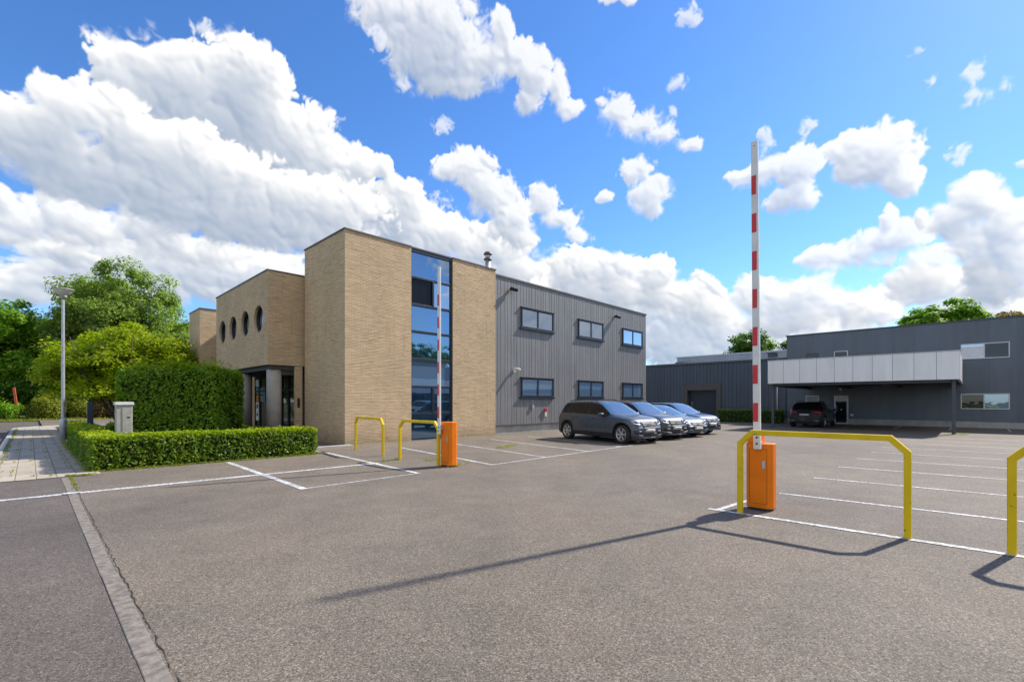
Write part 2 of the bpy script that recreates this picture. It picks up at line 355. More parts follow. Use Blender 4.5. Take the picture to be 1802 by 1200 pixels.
def render_clouds(blobs, az0, az1, el0, el1, res):
    """blobs: (az, el, raz, rel, weight[, wisp]) in degrees -> colour luminance, blueness, alpha"""
    W = int((az1-az0)/res); Hh = int((el1-el0)/res)
    az, el = np.meshgrid(az0+(np.arange(W)+.5)*res, el0+(np.arange(Hh)+.5)*res)
    az = az.astype(np.float32); el = el.astype(np.float32)
    wx = (fbm(az*.11, el*.11, 3, 4)-.5); wy = (fbm(az*.11+9, el*.11+4, 8, 4)-.5)
    wx2 = (fbm(az*.7, el*.7, 23, 3)-.5); wy2 = (fbm(az*.7+9, el*.7+4, 28, 3)-.5)
    x = az+2.2*wx+.7*wx2; y = el+2.2*wy+.7*wy2
    F = np.full(az.shape, -1.0, np.float32); soft = np.zeros(az.shape, np.float32)
    for bl in blobs:
        a, e, ra, re, w = bl[:5]; sf = bl[5] if len(bl) > 5 else 0
        i0 = max(0, int((a-2.2*ra-4-az0)/res)); i1 = min(W, int((a+2.2*ra+4-az0)/res))
        j0 = max(0, int((e-2.2*re-4-el0)/res)); j1 = min(Hh, int((e+2.2*re+4-el0)/res))
        if i1 <= i0 or j1 <= j0: continue
        S = (slice(j0, j1), slice(i0, i1))
        ra, re = ra*.93, re*.93; d = np.sqrt(((x[S]-a)/ra)**2+((y[S]-e)/re)**2)
        v = (1-d)*w
        up = v > F[S]
        soft[S] = np.where(up, sf, soft[S])
        k = .18
        hh = np.clip(.5+.5*(v-F[S])/k, 0, 1)
        F[S] = F[S]*(1-hh)+v*hh+k*hh*(1-hh)
    soft = blur(soft, .5/res, .5/res)
    p1 = puff(x*.26, y*.30, 41); p2 = puff(x*.62+.4*wx2, y*.68+.4*wy2, 51); p3 = puff(x*1.5+wx2, y*1.6+wy2, 61)
    n = fbm(az*.8+1.2*wx2, el*.8+1.2*wy2, 71, 6, .6)-.5
    p4 = puff(x*3.4+2*wx2, y*3.5+2*wy2, 81)
    fil = np.abs(fbm(az*1.1+2.5*wx2+7, el*1.1+2.5*wy2, 101, 5, .55)-.5)*2      # thin filaments
    bil = .34*p1+.38*p2+.27*p3+.11*p4
    D = F*(1-.35*soft)-.10*soft+(1-.9*soft)*(1.08*bil-.62)+(.26+1.6*soft)*n+(.22-.75*fil)*(.13+1.0*soft)
    Fb = blur(F, .9/res, .9/res)
    down = np.gradient(Fb, axis=0)/res
    base = np.clip(down*2.6-.05, 0, 1)
    ragged = np.clip((fbm(az*.35+40, el*.35+40, 91, 3)-.42)*3.2, 0, 1)
    edge = .09+.40*ragged+.30*soft+.50*base*(1-soft)
    t = np.clip((D+.03)/edge, 0, 1); alpha = t*t*(3-2*t)*(1-.35*soft)
    Dp = np.clip(D+.1, 0, 1.2)
    Hs = 1.1*np.sqrt(np.clip(D+.2, 0, 1.3))+.75*p1+.45*p2+.20*p3+.07*p4+.16*n
    Hs = blur(Hs, .15/res, .15/res)
    gx = np.gradient(Hs, axis=1)/res; gy = np.gradient(Hs, axis=0)/res
    lam = (-gx*.50-gy*.70+.5)/np.sqrt(gx*gx+gy*gy+1)
    A = alpha*np.clip(Dp, 0, 1)
    acc = np.zeros_like(A); far = np.zeros_like(A)
    def shift(a, dy, dx):
        S = np.zeros_like(a); S[:Hh-dy, :W-dx] = a[dy:, dx:]; return S
    for d in (.25, .5, .8, 1.1, 1.5, 2.0):
        acc += shift(A, int(d*.85/res), int(d*.5/res))*.42*(d < .9)+shift(A, int(d*.85/res), int(d*.5/res))*.22*(d >= .9)
    acc = blur(acc, .12/res, .12/res); Ab = blur(A, .4/res, .4/res)
    for d in (1.5, 2.5, 3.5, 4.5, 6.0, 7.5):
        far += shift(Ab, int(d*.92/res), int(d*.35/res))
    far = blur(far, .5/res, .4/res)
    T = .42*np.exp(-1.5*acc)+.58*np.exp(-.36*far)
    L = T*(.74+.42*np.clip(lam, -.3, 1))+.26*np.clip(lam, 0, 1)*np.exp(-.5*acc)
    return np.clip(L*1.05, 0, 1.05), alpha
def compose(layers, az0, az1, el0, el1, res):
    W = int((az1-az0)/res); Hh = int((el1-el0)/res)
    L = np.zeros((Hh, W), np.float32); A = np.zeros((Hh, W), np.float32)
    for blobs in layers:
        m = 5.5
        i0 = max(0, int((min(b[0]-b[2] for b in blobs)-m-az0)/res)); i1 = min(W, int((max(b[0]+b[2] for b in blobs)+m-az0)/res))
        j0 = max(0, int((min(b[1]-b[3] for b in blobs)-m-el0)/res)); j1 = min(Hh, int((max(b[1]+b[3] for b in blobs)+m-el0)/res))
        l, a = render_clouds(blobs, az0+i0*res, az0+(i1+.5)*res, el0+j0*res, el0+(j1+.5)*res, res)
        l = l[:j1-j0, :i1-i0]; a = a[:j1-j0, :i1-i0]; S = (slice(j0, j1), slice(i0, i1))
        L[S] = L[S]*(1-a)+l*a; A[S] = A[S]+a-A[S]*a
    return L/np.maximum(A, 1e-4), A
CL_BOX = (-54, 106, -1, 43)
CLOUDS = [
    [(86, 9, 9, 5, 1, 0.1), (78, 14, 6, 4, 1, 0.2), (90, 17, 7, 4, 1, 0.2)],
    [(44.48, 26.01, 1.2, 0.8, 0.9, 1), (44.65, 24.74, 1.05, 0.57, 0.8, 1), (41.91, 26.69, 0.54, 0.57, 0.8, 1), (40.94, 29.43, 0.63, 0.48, 0.8, 1), (32.05, 26.7, 0.89, 1.22, 0.8, 1), (19.53, 32.25, 1.11, 0.65, 0.8, 1), (42.85, 21.13, 0.74, 0.71, 0.8, 1), (28.44, 26.11, 0.86, 1.08, 0.8, 1), (46.51, 25.01, 0.59, 0.55, 0.8, 1), (47, 19.15, 0.71, 0.5, 0.8, 1), (-37.5, 31.77, 0.96, 1.03, 0.75, 1), (-33.61, 33.63, 0.86, 0.48, 0.7, 1), (-41.21, 29.64, 0.63, 0.79, 0.5, 1), (8.17, 19.53, 1.22, 1.82, 0.75, 1), (12.84, 18.04, 0.92, 0.85, 0.7, 1), (14.15, 16.42, 1.04, 1.11, 0.7, 1), (-16.21, 36.21, 1.53, 0.86, 0.6, 1), (-8.3, 29.66, 0.95, 0.52, 0.5, 1), (-12.65, 33.25, 0.92, 0.66, 0.6, 1), (18.91, 29.81, 0.62, 0.59, 0.6, 1), (20.75, 37.37, 1.21, 0.65, 0.7, 1), (-7.97, 21.04, 1.36, 1.67, 0.8, 1)],
    [(-34.56, 13.25, 10.78, 2.16, 1, 0.14), (-28.55, 12.95, 9.07, 2.31, 1, 0.14), (-41.01, 11.17, 6.3, 1.25, 1, 0.14), (-45.41, 9.71, 2.72, 0.66, 1, 0.14), (-44.37, 12.97, 2.12, 1.03, 1, 0.14), (4.07, 13.99, 5.5, 2.6, 1, 0.14), (10.86, 11.19, 8, 2.94, 1, 0.14), (19.22, 10.14, 6.78, 2.85, 1, 0.14), (16.08, 7.07, 8.93, 2.62, 1, 0.14), (25.7, 6.63, 7.29, 1.84, 1, 0.14), (22.83, 8.35, 5.28, 2.49, 1, 0.14), (31.04, 6.89, 6.09, 1.75, 1, 0.14), (38.48, 9.23, 2.54, 1.16, 1, 0.14), (43.94, 7.76, 5.02, 1.07, 1, 0.14), (20.44, 5.62, 5.46, 1.28, 1, 0.14), (42.48, 10.44, 3.38, 1.97, 1, 0.14), (18.6, 4.9, 5.59, 1.69, 1, 0.14), (23.99, 5.16, 6.35, 1.63, 1, 0.14), (28.44, 5.87, 5.34, 1.8, 1, 0.14), (-46.42, 8.84, 3.94, 1.02, 1, 0.14), (-40.22, 9.77, 6.45, 1.23, 1, 0.14), (-32.15, 10.81, 6.94, 1.47, 1, 0.14)],
    [(-36.61, 28.34, 4.23, 3.01, 1, 0.03), (-34.56, 29.39, 2.81, 2.59, 1, 0.03), (-29.6, 30.29, 3.92, 3.14, 1, 0.03), (-28.28, 31.95, 1.88, 1.4, 1, 0.03), (-33.61, 26.53, 7.19, 4.15, 1, 0.03), (-39.61, 28.41, 1.85, 1.57, 1, 0.03), (-28.55, 26.81, 4.27, 3.63, 1, 0.03), (-37.93, 30.01, 1.72, 1.14, 1, 0.03), (-35.49, 31.01, 1.6, 1.16, 1, 0.03), (-25.81, 25.89, 5.04, 3.52, 1, 0.03), (-22.36, 23.89, 5.02, 4.01, 1, 0.03), (-26.92, 22.07, 8.24, 4.23, 1, 0.03), (-19.34, 22.11, 4.31, 2.8, 1, 0.03)],
    [(-43.66, 15.7, 2.89, 1.85, 1, 0.16), (-41.79, 15.44, 2.31, 1.68, 1, 0.16), (-38.14, 15.74, 2.99, 2.12, 1, 0.16), (-46.08, 14.41, 1.66, 1.26, 1, 0.16), (-38.14, 16.99, 2.14, 1.39, 1, 0.16), (-35.94, 17.46, 1.45, 1.12, 1, 0.16), (-42.92, 12.31, 1.48, 0.87, 1, 0.16), (-47.06, 16.57, 0.96, 1.08, 1, 0.16), (-47.38, 13.64, 1.9, 0.71, 1, 0.16), (-34.09, 14.94, 5.21, 1.6, 1, 0.16)],
    [(-14.28, 21.5, 3.25, 2.61, 1, 0.04), (-14.93, 25.11, 1.55, 1.2, 1, 0.04), (-17.16, 25.13, 1.39, 1.35, 1, 0.04), (-13.63, 20.09, 3.92, 3.55, 1, 0.04), (-17.48, 20.04, 5.03, 3.2, 1, 0.04), (-8.3, 19.22, 4.06, 2.32, 1, 0.04), (-3.52, 17.82, 4.13, 2.5, 1, 0.04), (-0.07, 15.95, 4.15, 2.24, 1, 0.04), (-22.36, 18.91, 9.46, 2.57, 1, 0.04), (-12.32, 22.82, 1.98, 1.72, 1, 0.04), (3.73, 15.28, 2.75, 1.8, 1, 0.04)],
    [(-45.41, 22, 3.41, 2, 1, 0.03), (-42.17, 24.38, 2.85, 1.91, 1, 0.03), (-46.42, 22.86, 1.64, 1.21, 1, 0.03), (-38.99, 23.87, 3.34, 2.7, 1, 0.03), (-35.49, 22.75, 5.04, 3.11, 1, 0.03), (-43.66, 20.44, 4.7, 2.2, 1, 0.03), (-40.22, 19.62, 5.64, 2.58, 1, 0.03), (-32.15, 21.31, 5.45, 3.05, 1, 0.03), (-28.01, 20.82, 7, 2.93, 1, 0.03), (-22.36, 20.6, 7.09, 2.8, 1, 0.03), (-29.6, 18.12, 10.45, 2.28, 1, 0.03), (-35.02, 18.41, 6.95, 2.29, 1, 0.03)],
    [(-7.29, 25.97, 1.77, 1.33, 1, 0.2), (-4.35, 26.08, 2.61, 2, 1, 0.2), (-2.49, 23.57, 2.76, 2.44, 1, 0.2), (-0.07, 20.62, 2.49, 2.66, 1, 0.2), (0.97, 18.78, 1.8, 1.73, 1, 0.2), (-3.52, 25.55, 2.07, 1.68, 1, 0.2)],
    [(3.73, 23.14, 1.93, 1.52, 1, 0.3), (5.79, 20.83, 1.92, 1.08, 1, 0.3), (7.83, 19.66, 1.36, 0.85, 1, 0.3)],
    [(7.49, 15.51, 3.4, 2.42, 1, 0.08), (11.85, 15.51, 3.31, 2.26, 1, 0.08), (10.86, 12.81, 6, 2.45, 1, 0.08), (17.35, 14.65, 2.39, 2.22, 1, 0.08), (18.6, 12.07, 4.97, 2.38, 1, 0.08), (22.24, 13.01, 2.13, 1.7, 1, 0.08), (6.81, 12.62, 4.09, 2.61, 1, 0.08), (22.83, 10.21, 3.52, 1.85, 1, 0.08)],
    [(27.63, 11.6, 2.28, 2.23, 1, 0.14), (31.04, 10.65, 3.55, 2.06, 1, 0.14), (34.93, 9.1, 2.55, 1.55, 1, 0.14), (37.84, 8.24, 2.16, 1.07, 1, 0.14), (30.53, 8.68, 4.61, 1.4, 1, 0.14)],
    [(-14.28, 38.77, 5.19, 2.24, 1, 0.3), (-9.65, 38.42, 6.05, 2.93, 1, 0.3), (-6.95, 35.79, 5.45, 2.71, 1, 0.3), (-11.32, 35.45, 3.99, 2.47, 1, 0.3), (-2.83, 35.5, 3.45, 1.83, 1, 0.3), (-5.58, 33.29, 2.6, 1.06, 1, 0.3), (-1.45, 38.18, 1.52, 1.28, 1, 0.3), (0.28, 35.99, 2.49, 1.45, 1, 0.3), (2.69, 34.58, 2.48, 1.5, 1, 0.3), (2, 32.43, 1.66, 1.08, 1, 0.3), (5.79, 33.52, 1.23, 1.72, 1, 0.3), (7.15, 31.5, 1.63, 0.9, 1, 0.3), (-8.98, 33.57, 2.7, 1.23, 1, 0.3)],
    [(12.51, 30.69, 2.37, 1.5, 1, 0.42), (15.12, 29.46, 2.96, 1.32, 1, 0.42), (17.66, 28.07, 2.26, 1.18, 1, 0.42), (20.75, 27.02, 1.57, 0.82, 1, 0.42), (10.86, 31.73, 0.93, 0.49, 1, 0.42)],
    [(13.5, 39.67, 2.35, 0.48, 1, 0.4)],
    [(14.8, 24.95, 1.94, 1.32, 1, 0.36), (16.4, 23.12, 2.29, 1.57, 1, 0.36), (17.03, 21.81, 1.26, 0.91, 1, 0.36), (11.19, 23.07, 1.2, 0.57, 1, 0.36)],
    [(28.17, 23.66, 2.58, 1.28, 1, 0.34), (31.04, 23.31, 2.03, 1.6, 1, 0.34), (30.79, 20.93, 1.84, 1.24, 1, 0.34), (32.05, 19.79, 1.09, 0.78, 1, 0.34), (25.98, 23.81, 1.34, 0.68, 1, 0.34)],
    [(35.85, 23.51, 2, 1.51, 1, 0.2), (37.84, 22.23, 2.84, 2.43, 1, 0.2), (39.53, 20.04, 1.56, 1.6, 1, 0.2), (35.85, 21.21, 1.54, 1.07, 1, 0.2)],
    [(35.85, 14.11, 3.41, 1.48, 1, 0.32), (33.03, 14.84, 1.65, 0.81, 1, 0.32), (39.73, 15.16, 2.04, 1.39, 1, 0.32), (38.48, 16.42, 0.76, 1.1, 1, 0.32), (41.71, 12.78, 1.93, 1.47, 1, 0.32), (40.14, 10.81, 1.82, 1.43, 1, 0.32), (41.71, 11.06, 2.31, 1.49, 1, 0.32)],
    [(44.3, 17.36, 1.63, 1.62, 1, 0.16), (46.35, 15.01, 1.81, 1.87, 1, 0.16), (42.48, 15.99, 1.35, 1.32, 1, 0.16), (45.34, 13.22, 2.73, 2.07, 1, 0.16), (40.94, 16.35, 0.55, 0.87, 1, 0.16), (45.34, 9.95, 2.39, 1.89, 1, 0.16), (47, 11.03, 1.93, 2.27, 1, 0.16)],
]
EXPOSURE = 1.0
# ------------------------------------------------------------------ sun, sky
SUN_AZ, SUN_EL = R(58.5), R(42)                      # azimuth from +Y towards +X
sd = Vector((math.sin(SUN_AZ)*math.cos(SUN_EL), math.cos(SUN_AZ)*math.cos(SUN_EL), math.sin(SUN_EL)))
sl = bpy.data.lights.new('sun', 'SUN'); sl.energy = 3.2; sl.angle = R(1.3); sl.color = (1.0, .945, .86)
so = bpy.data.objects.new('sun', sl); C.objects.link(so); so.rotation_euler = sd.to_track_quat('Z', 'Y').to_euler()
so.location = (30, 20, 40)

def make_world():
    w = bpy.data.worlds.new('World'); SC.world = w; w.use_nodes = True
    t = w.node_tree; t.nodes.clear()
    def n(typ, ins=None, **kw):
        nd = t.nodes.new(typ)
        for k, v in kw.items(): setattr(nd, k, v)
        for k, v in (ins or {}).items():
            if isinstance(v, bpy.types.NodeSocket): t.links.new(v, nd.inputs[k])
            else: nd.inputs[k].default_value = v
        return nd
    sky = n('ShaderNodeTexSky', sky_type='NISHITA', sun_disc=False, sun_elevation=SUN_EL, sun_rotation=SUN_AZ, altitude=50, air_density=1.0, dust_density=.15, ozone_density=3.2)
    col = n('ShaderNodeHueSaturation', {'Saturation': SKY_SAT, 'Value': 1.0, 'Fac': 1.0, 'Color': sky.outputs[0]}).outputs[0]
    gm = n('ShaderNodeMix', {0: 1.0, 6: col, 7: (*SKY_TINT, 1)}, data_type='RGBA', blend_type='MULTIPLY').outputs[2]
    bg = n('ShaderNodeBackground', {'Color': gm, 'Strength': SKY_STR})
    # clouds by azimuth and elevation of the direction looked in
    d = n('ShaderNodeSeparateXYZ', {0: n('ShaderNodeTexCoord').outputs['Generated']})
    az = n('ShaderNodeMath', {0: d.outputs[0], 1: d.outputs[1]}, operation='ARCTAN2').outputs[0]
    el = n('ShaderNodeMath', {0: d.outputs[2]}, operation='ARCSINE').outputs[0]
    L, A = compose(CLOUDS, *CL_BOX, .075)
    h, wd = L.shape
    im = bpy.data.images.new('cloud_field', wd, h, alpha=True, float_buffer=True, is_data=True)
    buf = np.zeros((h, wd, 4), np.float32); buf[..., 0] = L; buf[..., 1] = A; buf[..., 3] = 1
    buf[:, :2, 1] = 0; buf[:, -2:, 1] = 0; buf[-2:, :, 1] = 0
    im.pixels.foreach_set(buf.ravel()); im.update(); im.pack()
    u = n('ShaderNodeMapRange', {0: az, 1: R(CL_BOX[0]), 2: R(CL_BOX[1]), 3: 0.0, 4: 1.0}, clamp=False).outputs[0]
    v = n('ShaderNodeMapRange', {0: el, 1: R(CL_BOX[2]), 2: R(CL_BOX[3]), 3: 0.0, 4: 1.0}, clamp=False).outputs[0]
    tx = n('ShaderNodeTexImage', {0: n('ShaderNodeCombineXYZ', {0: u, 1: v}).outputs[0]}, image=im, extension='CLIP', interpolation='Cubic')
    rg = n('ShaderNodeSeparateColor', {0: tx.outputs[0]})
    rp = n('ShaderNodeValToRGB', {0: rg.outputs[0]}); e = rp.color_ramp
    for pos, c in ((.08, (.38, .46, .59)), (.38, (.60, .67, .775)), (.60, (.86, .89, .94)), (.82, (1, .995, .985))):
        el_ = e.elements[0] if pos == .08 else (e.elements[1] if pos == .82 else e.elements.new(pos))
        el_.position = pos; el_.color = (*c, 1)
    bc = n('ShaderNodeBackground', {'Color': rp.outputs[0], 'Strength': CLOUD_STR})
    # unseen loose noise cloud behind the camera, added to brighten the shaded sides
    ns = n('ShaderNodeTexNoise', {'Vector': n('ShaderNodeTexCoord').outputs['Generated'], 'Scale': 2.6, 'Detail': 5.0, 'Roughness': .6}).outputs[0]
    a2 = n('ShaderNodeMapRange', {0: ns, 1: .39, 2: .53, 3: 0.0, 4: .97}).outputs[0]
    bk = n('ShaderNodeMapRange', {0: d.outputs[1], 1: -.05, 2: -.45, 3: 0.0, 4: 1.0}).outputs[0]
    bg2 = n('ShaderNodeBackground', {'Color': (.95, .95, .95, 1), 'Strength': CLOUD_STR*.9})
    f2 = n('ShaderNodeMath', {0: a2, 1: bk}, operation='MULTIPLY').outputs[0]
    bg = n('ShaderNodeMixShader', {0: f2, 1: bg.outputs[0], 2: bg2.outputs[0]})
    mx = n('ShaderNodeMixShader', {0: rg.outputs[1], 1: bg.outputs[0], 2: bc.outputs[0]})
    o = n('ShaderNodeOutputWorld'); t.links.new(mx.outputs[0], o.inputs[0])
SKY_STR, CLOUD_STR, SKY_SAT, SKY_TINT = .106, .53, 1.17, (.74, .85, 1.02)
make_world()

# ------------------------------------------------------------------ setting: ground, roads, paths
def sheet(name, poly, z, mat, thick=0, ab=True):
    """flat polygon given in (a, b); UVs run along a and b"""
    mb = MB()
    if thick: mb.prism(poly, z-thick, z)
    else: mb.add([(x, y, z) for x, y in poly], [tuple(range(len(poly)))])
    o = mb.build(name, mat, recalc=bool(thick))
    if ab: o.location = (ORG[0], ORG[1], 0); o.rotation_euler.z = ANG
    return tag(o, kind='structure')
sheet('ground', [(-1500, -1500), (1500, -1500), (1500, 1500), (-1500, 1500)], -.16, MAT['grass'], ab=False)
sheet('parking_lot', [(-7.583, -60), (70, -60), (70, 45), (-7.583, 45)], 0, MAT['lot'])
# road on the left: level with the lot in front, 10 cm below the kerb further on
def road():
    mb = MB(); bs = [-60, -30, -12, -6, -3.4, -1.5, 0.5, 2.5, 8, 16, 24, 27, 34, 41]
    z = lambda b: 0.0 if b < -3.4 else -.10*min(1, (b+3.4)/6)
    for i in range(len(bs)-1):
        b0, b1 = bs[i], bs[i+1]; a1 = -7.695 if b1 <= -3.0 else -8.92
        mb.add([(-16.5, b0, z(b0)), (a1, b0, z(b0)), (a1, b1, z(b1)), (-16.5, b1, z(b1))], [(0, 1, 2, 3)])
    mb.add([(-8.92, 27.4, -.1), (26, 27.4, -.1), (26, 41, -.1), (-8.92, 41, -.1)], [(0, 1, 2, 3)])
    mb.add([(-60, 27.4, -.1), (-16.5, 27.4, -.1), (-16.5, 41, -.1), (-60, 41, -.1)], [(0, 1, 2, 3)])
    o = mb.build('road', MAT['road'], recalc=False); o.location = (ORG[0], ORG[1], 0); o.rotation_euler.z = ANG
    tag(o, kind='structure')
road()
sheet('road_apron', [(-8.92, -3.4), (-7.695, -3.4), (-7.695, -2.85), (-8.92, -2.85)], -.002, MAT['road'])
# flush concrete strip between the road and the lot, in stones with open joints
mb = MB(); b = -2.9
while b > -40:
    j = random.uniform(-.004, .004)
    mb.box(-7.700+j, -7.583+j, b-.996, b, -.1, .006+random.uniform(0, .003)); b -= 1.0
o = mb.build('kerb_strip', MAT['strip'], bevel=.006); o.location = (ORG[0], ORG[1], 0); o.rotation_euler.z = ANG; tag(o, kind='structure')
# jagged crack where the lot has pulled away from the strip
mb = MB(); b = -3.0; pts = []
while b > -22:
    pts.append((b, -7.565+random.uniform(-.008, .012), random.uniform(.002, .010))); b -= random.uniform(.03, .10)
for (b0, a0, w0), (b1, a1, w1) in zip(pts, pts[1:]):
    mb.add([(a0, b0, .0042), (a0+w0, b0, .0042), (a1+w1, b1, .0042), (a1, b1, .0042)], [(0, 3, 2, 1)])
o = mb.build('road_crack', plain('crack_dirt', (.035, .03, .022), .95, 0, .4, 9), recalc=False); o.location = (ORG[0], ORG[1], 0); o.rotation_euler.z = ANG; tag(o, kind='structure')
# pavement with kerb, rounding the far corner
arc = [(-8.75+3.5*(1-math.cos(t)), 23.5+3.5*math.sin(t)) for t in [i*math.pi/16 for i in range(9)]]
sheet('pavement', [(-8.75, -2.82), (-7.05, -2.82), (-7.05, 25.2), (-5.25, 25.2)]+[(-5.25, 27.0)]+arc[::-1][1:], .012, MAT['slab'], .12)
mb = MB(); path = [(-8.75, -2.8)]+[(-8.75, -2.8+i) for i in range(1, 27)]+arc+[(-5.25+i, 27.0) for i in range(1, 26)]
for p, q in zip(path, path[1:]):
    p = Vector(p); q = Vector(q); d = (q-p).normalized(); nn = Vector((-d.y, d.x))
    h0 = .014 if p.y < -1 else .03
    e = d*.006; a = p+e; c = q-e
    mb.prism([tuple(a), tuple(c), tuple(c+nn*.15), tuple(a+nn*.15)], -.2, h0+.012)
o = mb.build('kerb', MAT['conc'], bevel=.012); o.location = (ORG[0], ORG[1], 0); o.rotation_euler.z = ANG; tag(o, kind='structure')
sheet('planting_bed', [(-7.04, -2.15), (-1.9, -2.15), (-1.9, 3.4), (.9, 3.6), (.9, 20), (-1.9, 25.1), (-7.04, 25.1)], .02, MAT['soil'], .1)
sheet('verge', [(-60, 41), (40, 41), (40, 48), (-60, 48)], -.04, MAT['grass'], .1)
mb = MB(); mb.box(-1.85, .1, -.42, -.14, -.1, .03); mb.box(-1.85, -1.7, -2.2, -.43, -.1, .03)
o = mb.build('bed_edging', MAT['conc'], bevel=.008); o.location = (ORG[0], ORG[1], 0); o.rotation_euler.z = ANG; tag(o, kind='structure')

# painted lines
def line(p, q, w=.1, name='road_marking', z=.0046):
    p = Vector(p); q = Vector(q); d = (q-p).normalized(); nn = Vector((-d.y, d.x))*w/2
    L = (q-p).length; k = max(2, int(L/.25)); l = []; r = []
    for i in range(k+1):
        c = p+(q-p)*i/k
        l.append(c+nn*random.uniform(.90, 1.06)); r.append(c-nn*random.uniform(.90, 1.06))
    vs = [(*v, z) for v in l]+[(*v, z) for v in r]; fs = [(i, i+k+1, i+k+2, i+1) for i in range(k)]
    o = MB().add(vs, fs).build(name, MAT['line'], recalc=False)
    o.location = (ORG[0], ORG[1], 0); o.rotation_euler.z = ANG; return tag(o, kind='structure')
line((-7.55, -5.38), (-1.8, -5.52), .18); line((-16, -5.22), (-7.75, -5.37), .18)
line((-7.76, -5.372), (-7.53, -5.38), .18, z=.0135); line((-4.5, -2.5), (-4.64, -7.86), .13, z=.0062); line((-4.58, -7.81), (-2.05, -7.76), .06)
line((-1.64, -2.1), (-2.09, -7.8), .12, z=.0062)
line((.91, -2.3), (.05, -7.95), .10); line((.05, -7.9), (-1.0+1.05, -7.9+.001), .06)
fr = [(.045+2.25*k, -7.92) for k in range(7)]
for k in range(1, 6):
    a0 = .045+2.2*k; a1 = .93+2.35*k
    line((a1, -1.9), (a0, -7.9+.06*k), .09)
line((.0, -7.9), (11.2, -7.55), .075, z=.0062)
line((-1.06, -13.8), (-.93, -19.5), .105, z=.0062); line((-1.06, -13.92), (1.0, -14.12), .08)
for k in range(9):
    a = 1.02+2.38*k; line((a, -14.2-.03*k), (a+.18, -19.6), .085)
for k in range(4): line((27.4+.3*k, -10.9-2.4*k), (31.9, -10.9-2.4*k), .08)
line((21.5, -18.6), (31.5, -19.0), .09)
# worn patch repairs
# ------------------------------------------------------------------ buildings
def frame_root(name, label, cat, **k):
    o = empty(name, (ORG[0], ORG[1], 0), ANG); return tag(o, label, cat, **k)
HB = frame_root('office_building', 'two storey tan brick office with a tall glass strip and grey boarded rear half', 'building')

# brick tower: two piers and the wall behind them
T = 8.0; D = 3.65
mb = MB(); mb.box(0, 2.893, 0, D, -.1, T); mb.box(5.072, 7.71, 0, D, -.1, T); mb.box(2.893, 5.072, .45, D, -.1, T-.02)
mb.build('brick_tower', MAT['brick'], HB)
mb = MB(); z0, z1 = T, T+.055; e = .035
for x0, x1, y0, y1 in ((-e, 2.90, -e, .22), (5.065, 7.71+e, -e, .22), (-e, .22, .22, D), (7.49, 7.71+e, .22, D), (-e, 7.71+e, D, D+e), (2.90, 5.065, .02, .22)):
    mb.box(x0, x1, y0, y1, z0, z1)
mb.build('roof_coping', MAT['coping'], HB)
# block behind, recess wall
mb = MB(); mb.box(.9, 7.60, D+.02, 17.4, -.1, 6.9); mb.build('rear_block', MAT['brick'], HB)
# glass strip
LV = [(.0, .08), (1.055, 1.15), (2.19, 2.285), (3.32, 3.445), (4.49, 4.60), (5.61, 5.715), (6.757, 6.852), (7.855, T-.005)]
mb = MB()
for a, b in LV: mb.box(2.895, 5.07, .04, .16, a, b)
for (a, b), (c, d) in zip(LV, LV[1:]):
    mb.box(2.895, 2.935, .042, .16, b, c); mb.box(4.985, 5.07, .038, .16, b, c)
MUL = (5, 1)
for k in MUL: mb.box(3.985, 4.07, .03, .16, LV[k][1], LV[k+1][0])
CW = mb.build('curtain_wall', MAT['frame'], HB, bevel=.006)
def pane(x0, x1, z0, z1, mat, y=.10, parent=None, name='pane', tilt=0):
    o = MB().box(x0, x1, y, y+.012, z0, z1).build(name, mat, parent)
    if tilt: o.rotation_euler.z = tilt
    return o
for k in range(7):
    zb, zt = LV[k][1], LV[k+1][0]
    if k in MUL:
        pane(2.935, 3.985, zb, zt, MAT['void'] if k == 5 else MAT['bluepane'], parent=CW)
        pane(4.07, 4.985, zb, zt, MAT['pane'] if k == 5 else MAT['bluepane'], parent=CW)
    else: pane(2.935, 4.985, zb, zt, MAT['spandrel'] if k == 2 else MAT['bluepane'], parent=CW)

# wing with portholes
a0, b0, b1, zb, zt = -1.40, 3.87, 11.4, 3.12, 6.95
PORT = [(4.98, 5.10), (6.76, 5.10), (8.56, 5.09), (10.32, 5.08)]; PR = .575; CELL = .75
mb = MB(); x = a0
def quad(y0, y1, z0_, z1_): mb.add([(x, y0, z0_), (x, y1, z0_), (x, y1, z1_), (x, y0, z1_)], [(0, 3, 2, 1)])
edges = [b0]
for c, z in PORT: edges += [c-CELL, c+CELL]
edges.append(b1)
for i in range(0, len(edges), 2):
    if edges[i+1]-edges[i] > .01: quad(edges[i], edges[i+1], zb, zt)
S = 40
for c, z in PORT:
    quad(c-CELL, c+CELL, zb, z-CELL); quad(c-CELL, c+CELL, z+CELL, zt)
    inn = []; out = []
    for k in range(S):
        t = 2*math.pi*(k+.5)/S; cs, sn = math.cos(t), math.sin(t); q = CELL/max(abs(cs), abs(sn))
        inn.append((x, c+PR*cs, z+PR*sn)); out.append((x, c+q*cs, z+q*sn))
    cor = {S//8-1: (1, 1), 3*S//8-1: (-1, 1), 5*S//8-1: (-1, -1), 7*S//8-1: (1, -1)}
    dep = [(x+.24, p[1], p[2]) for p in inn]
    fs = []; n = S
    for k in range(S):
        j = (k+1) % S; fs.append((k, j, n+j, n+k)); fs.append((2*n+k, 2*n+j, j, k))
    mb.add(inn+out+dep, fs)
    for k, (sy, sz) in cor.items():
        j = (k+1) % S; mb.add([out[k], (x, c+sy*CELL, z+sz*CELL), out[j]], [(0, 1, 2)])
X2 = .9
mb.add([(x, b0, zb), (X2, b0, zb), (X2, b0, zt), (x, b0, zt)], [(0, 1, 2, 3)])
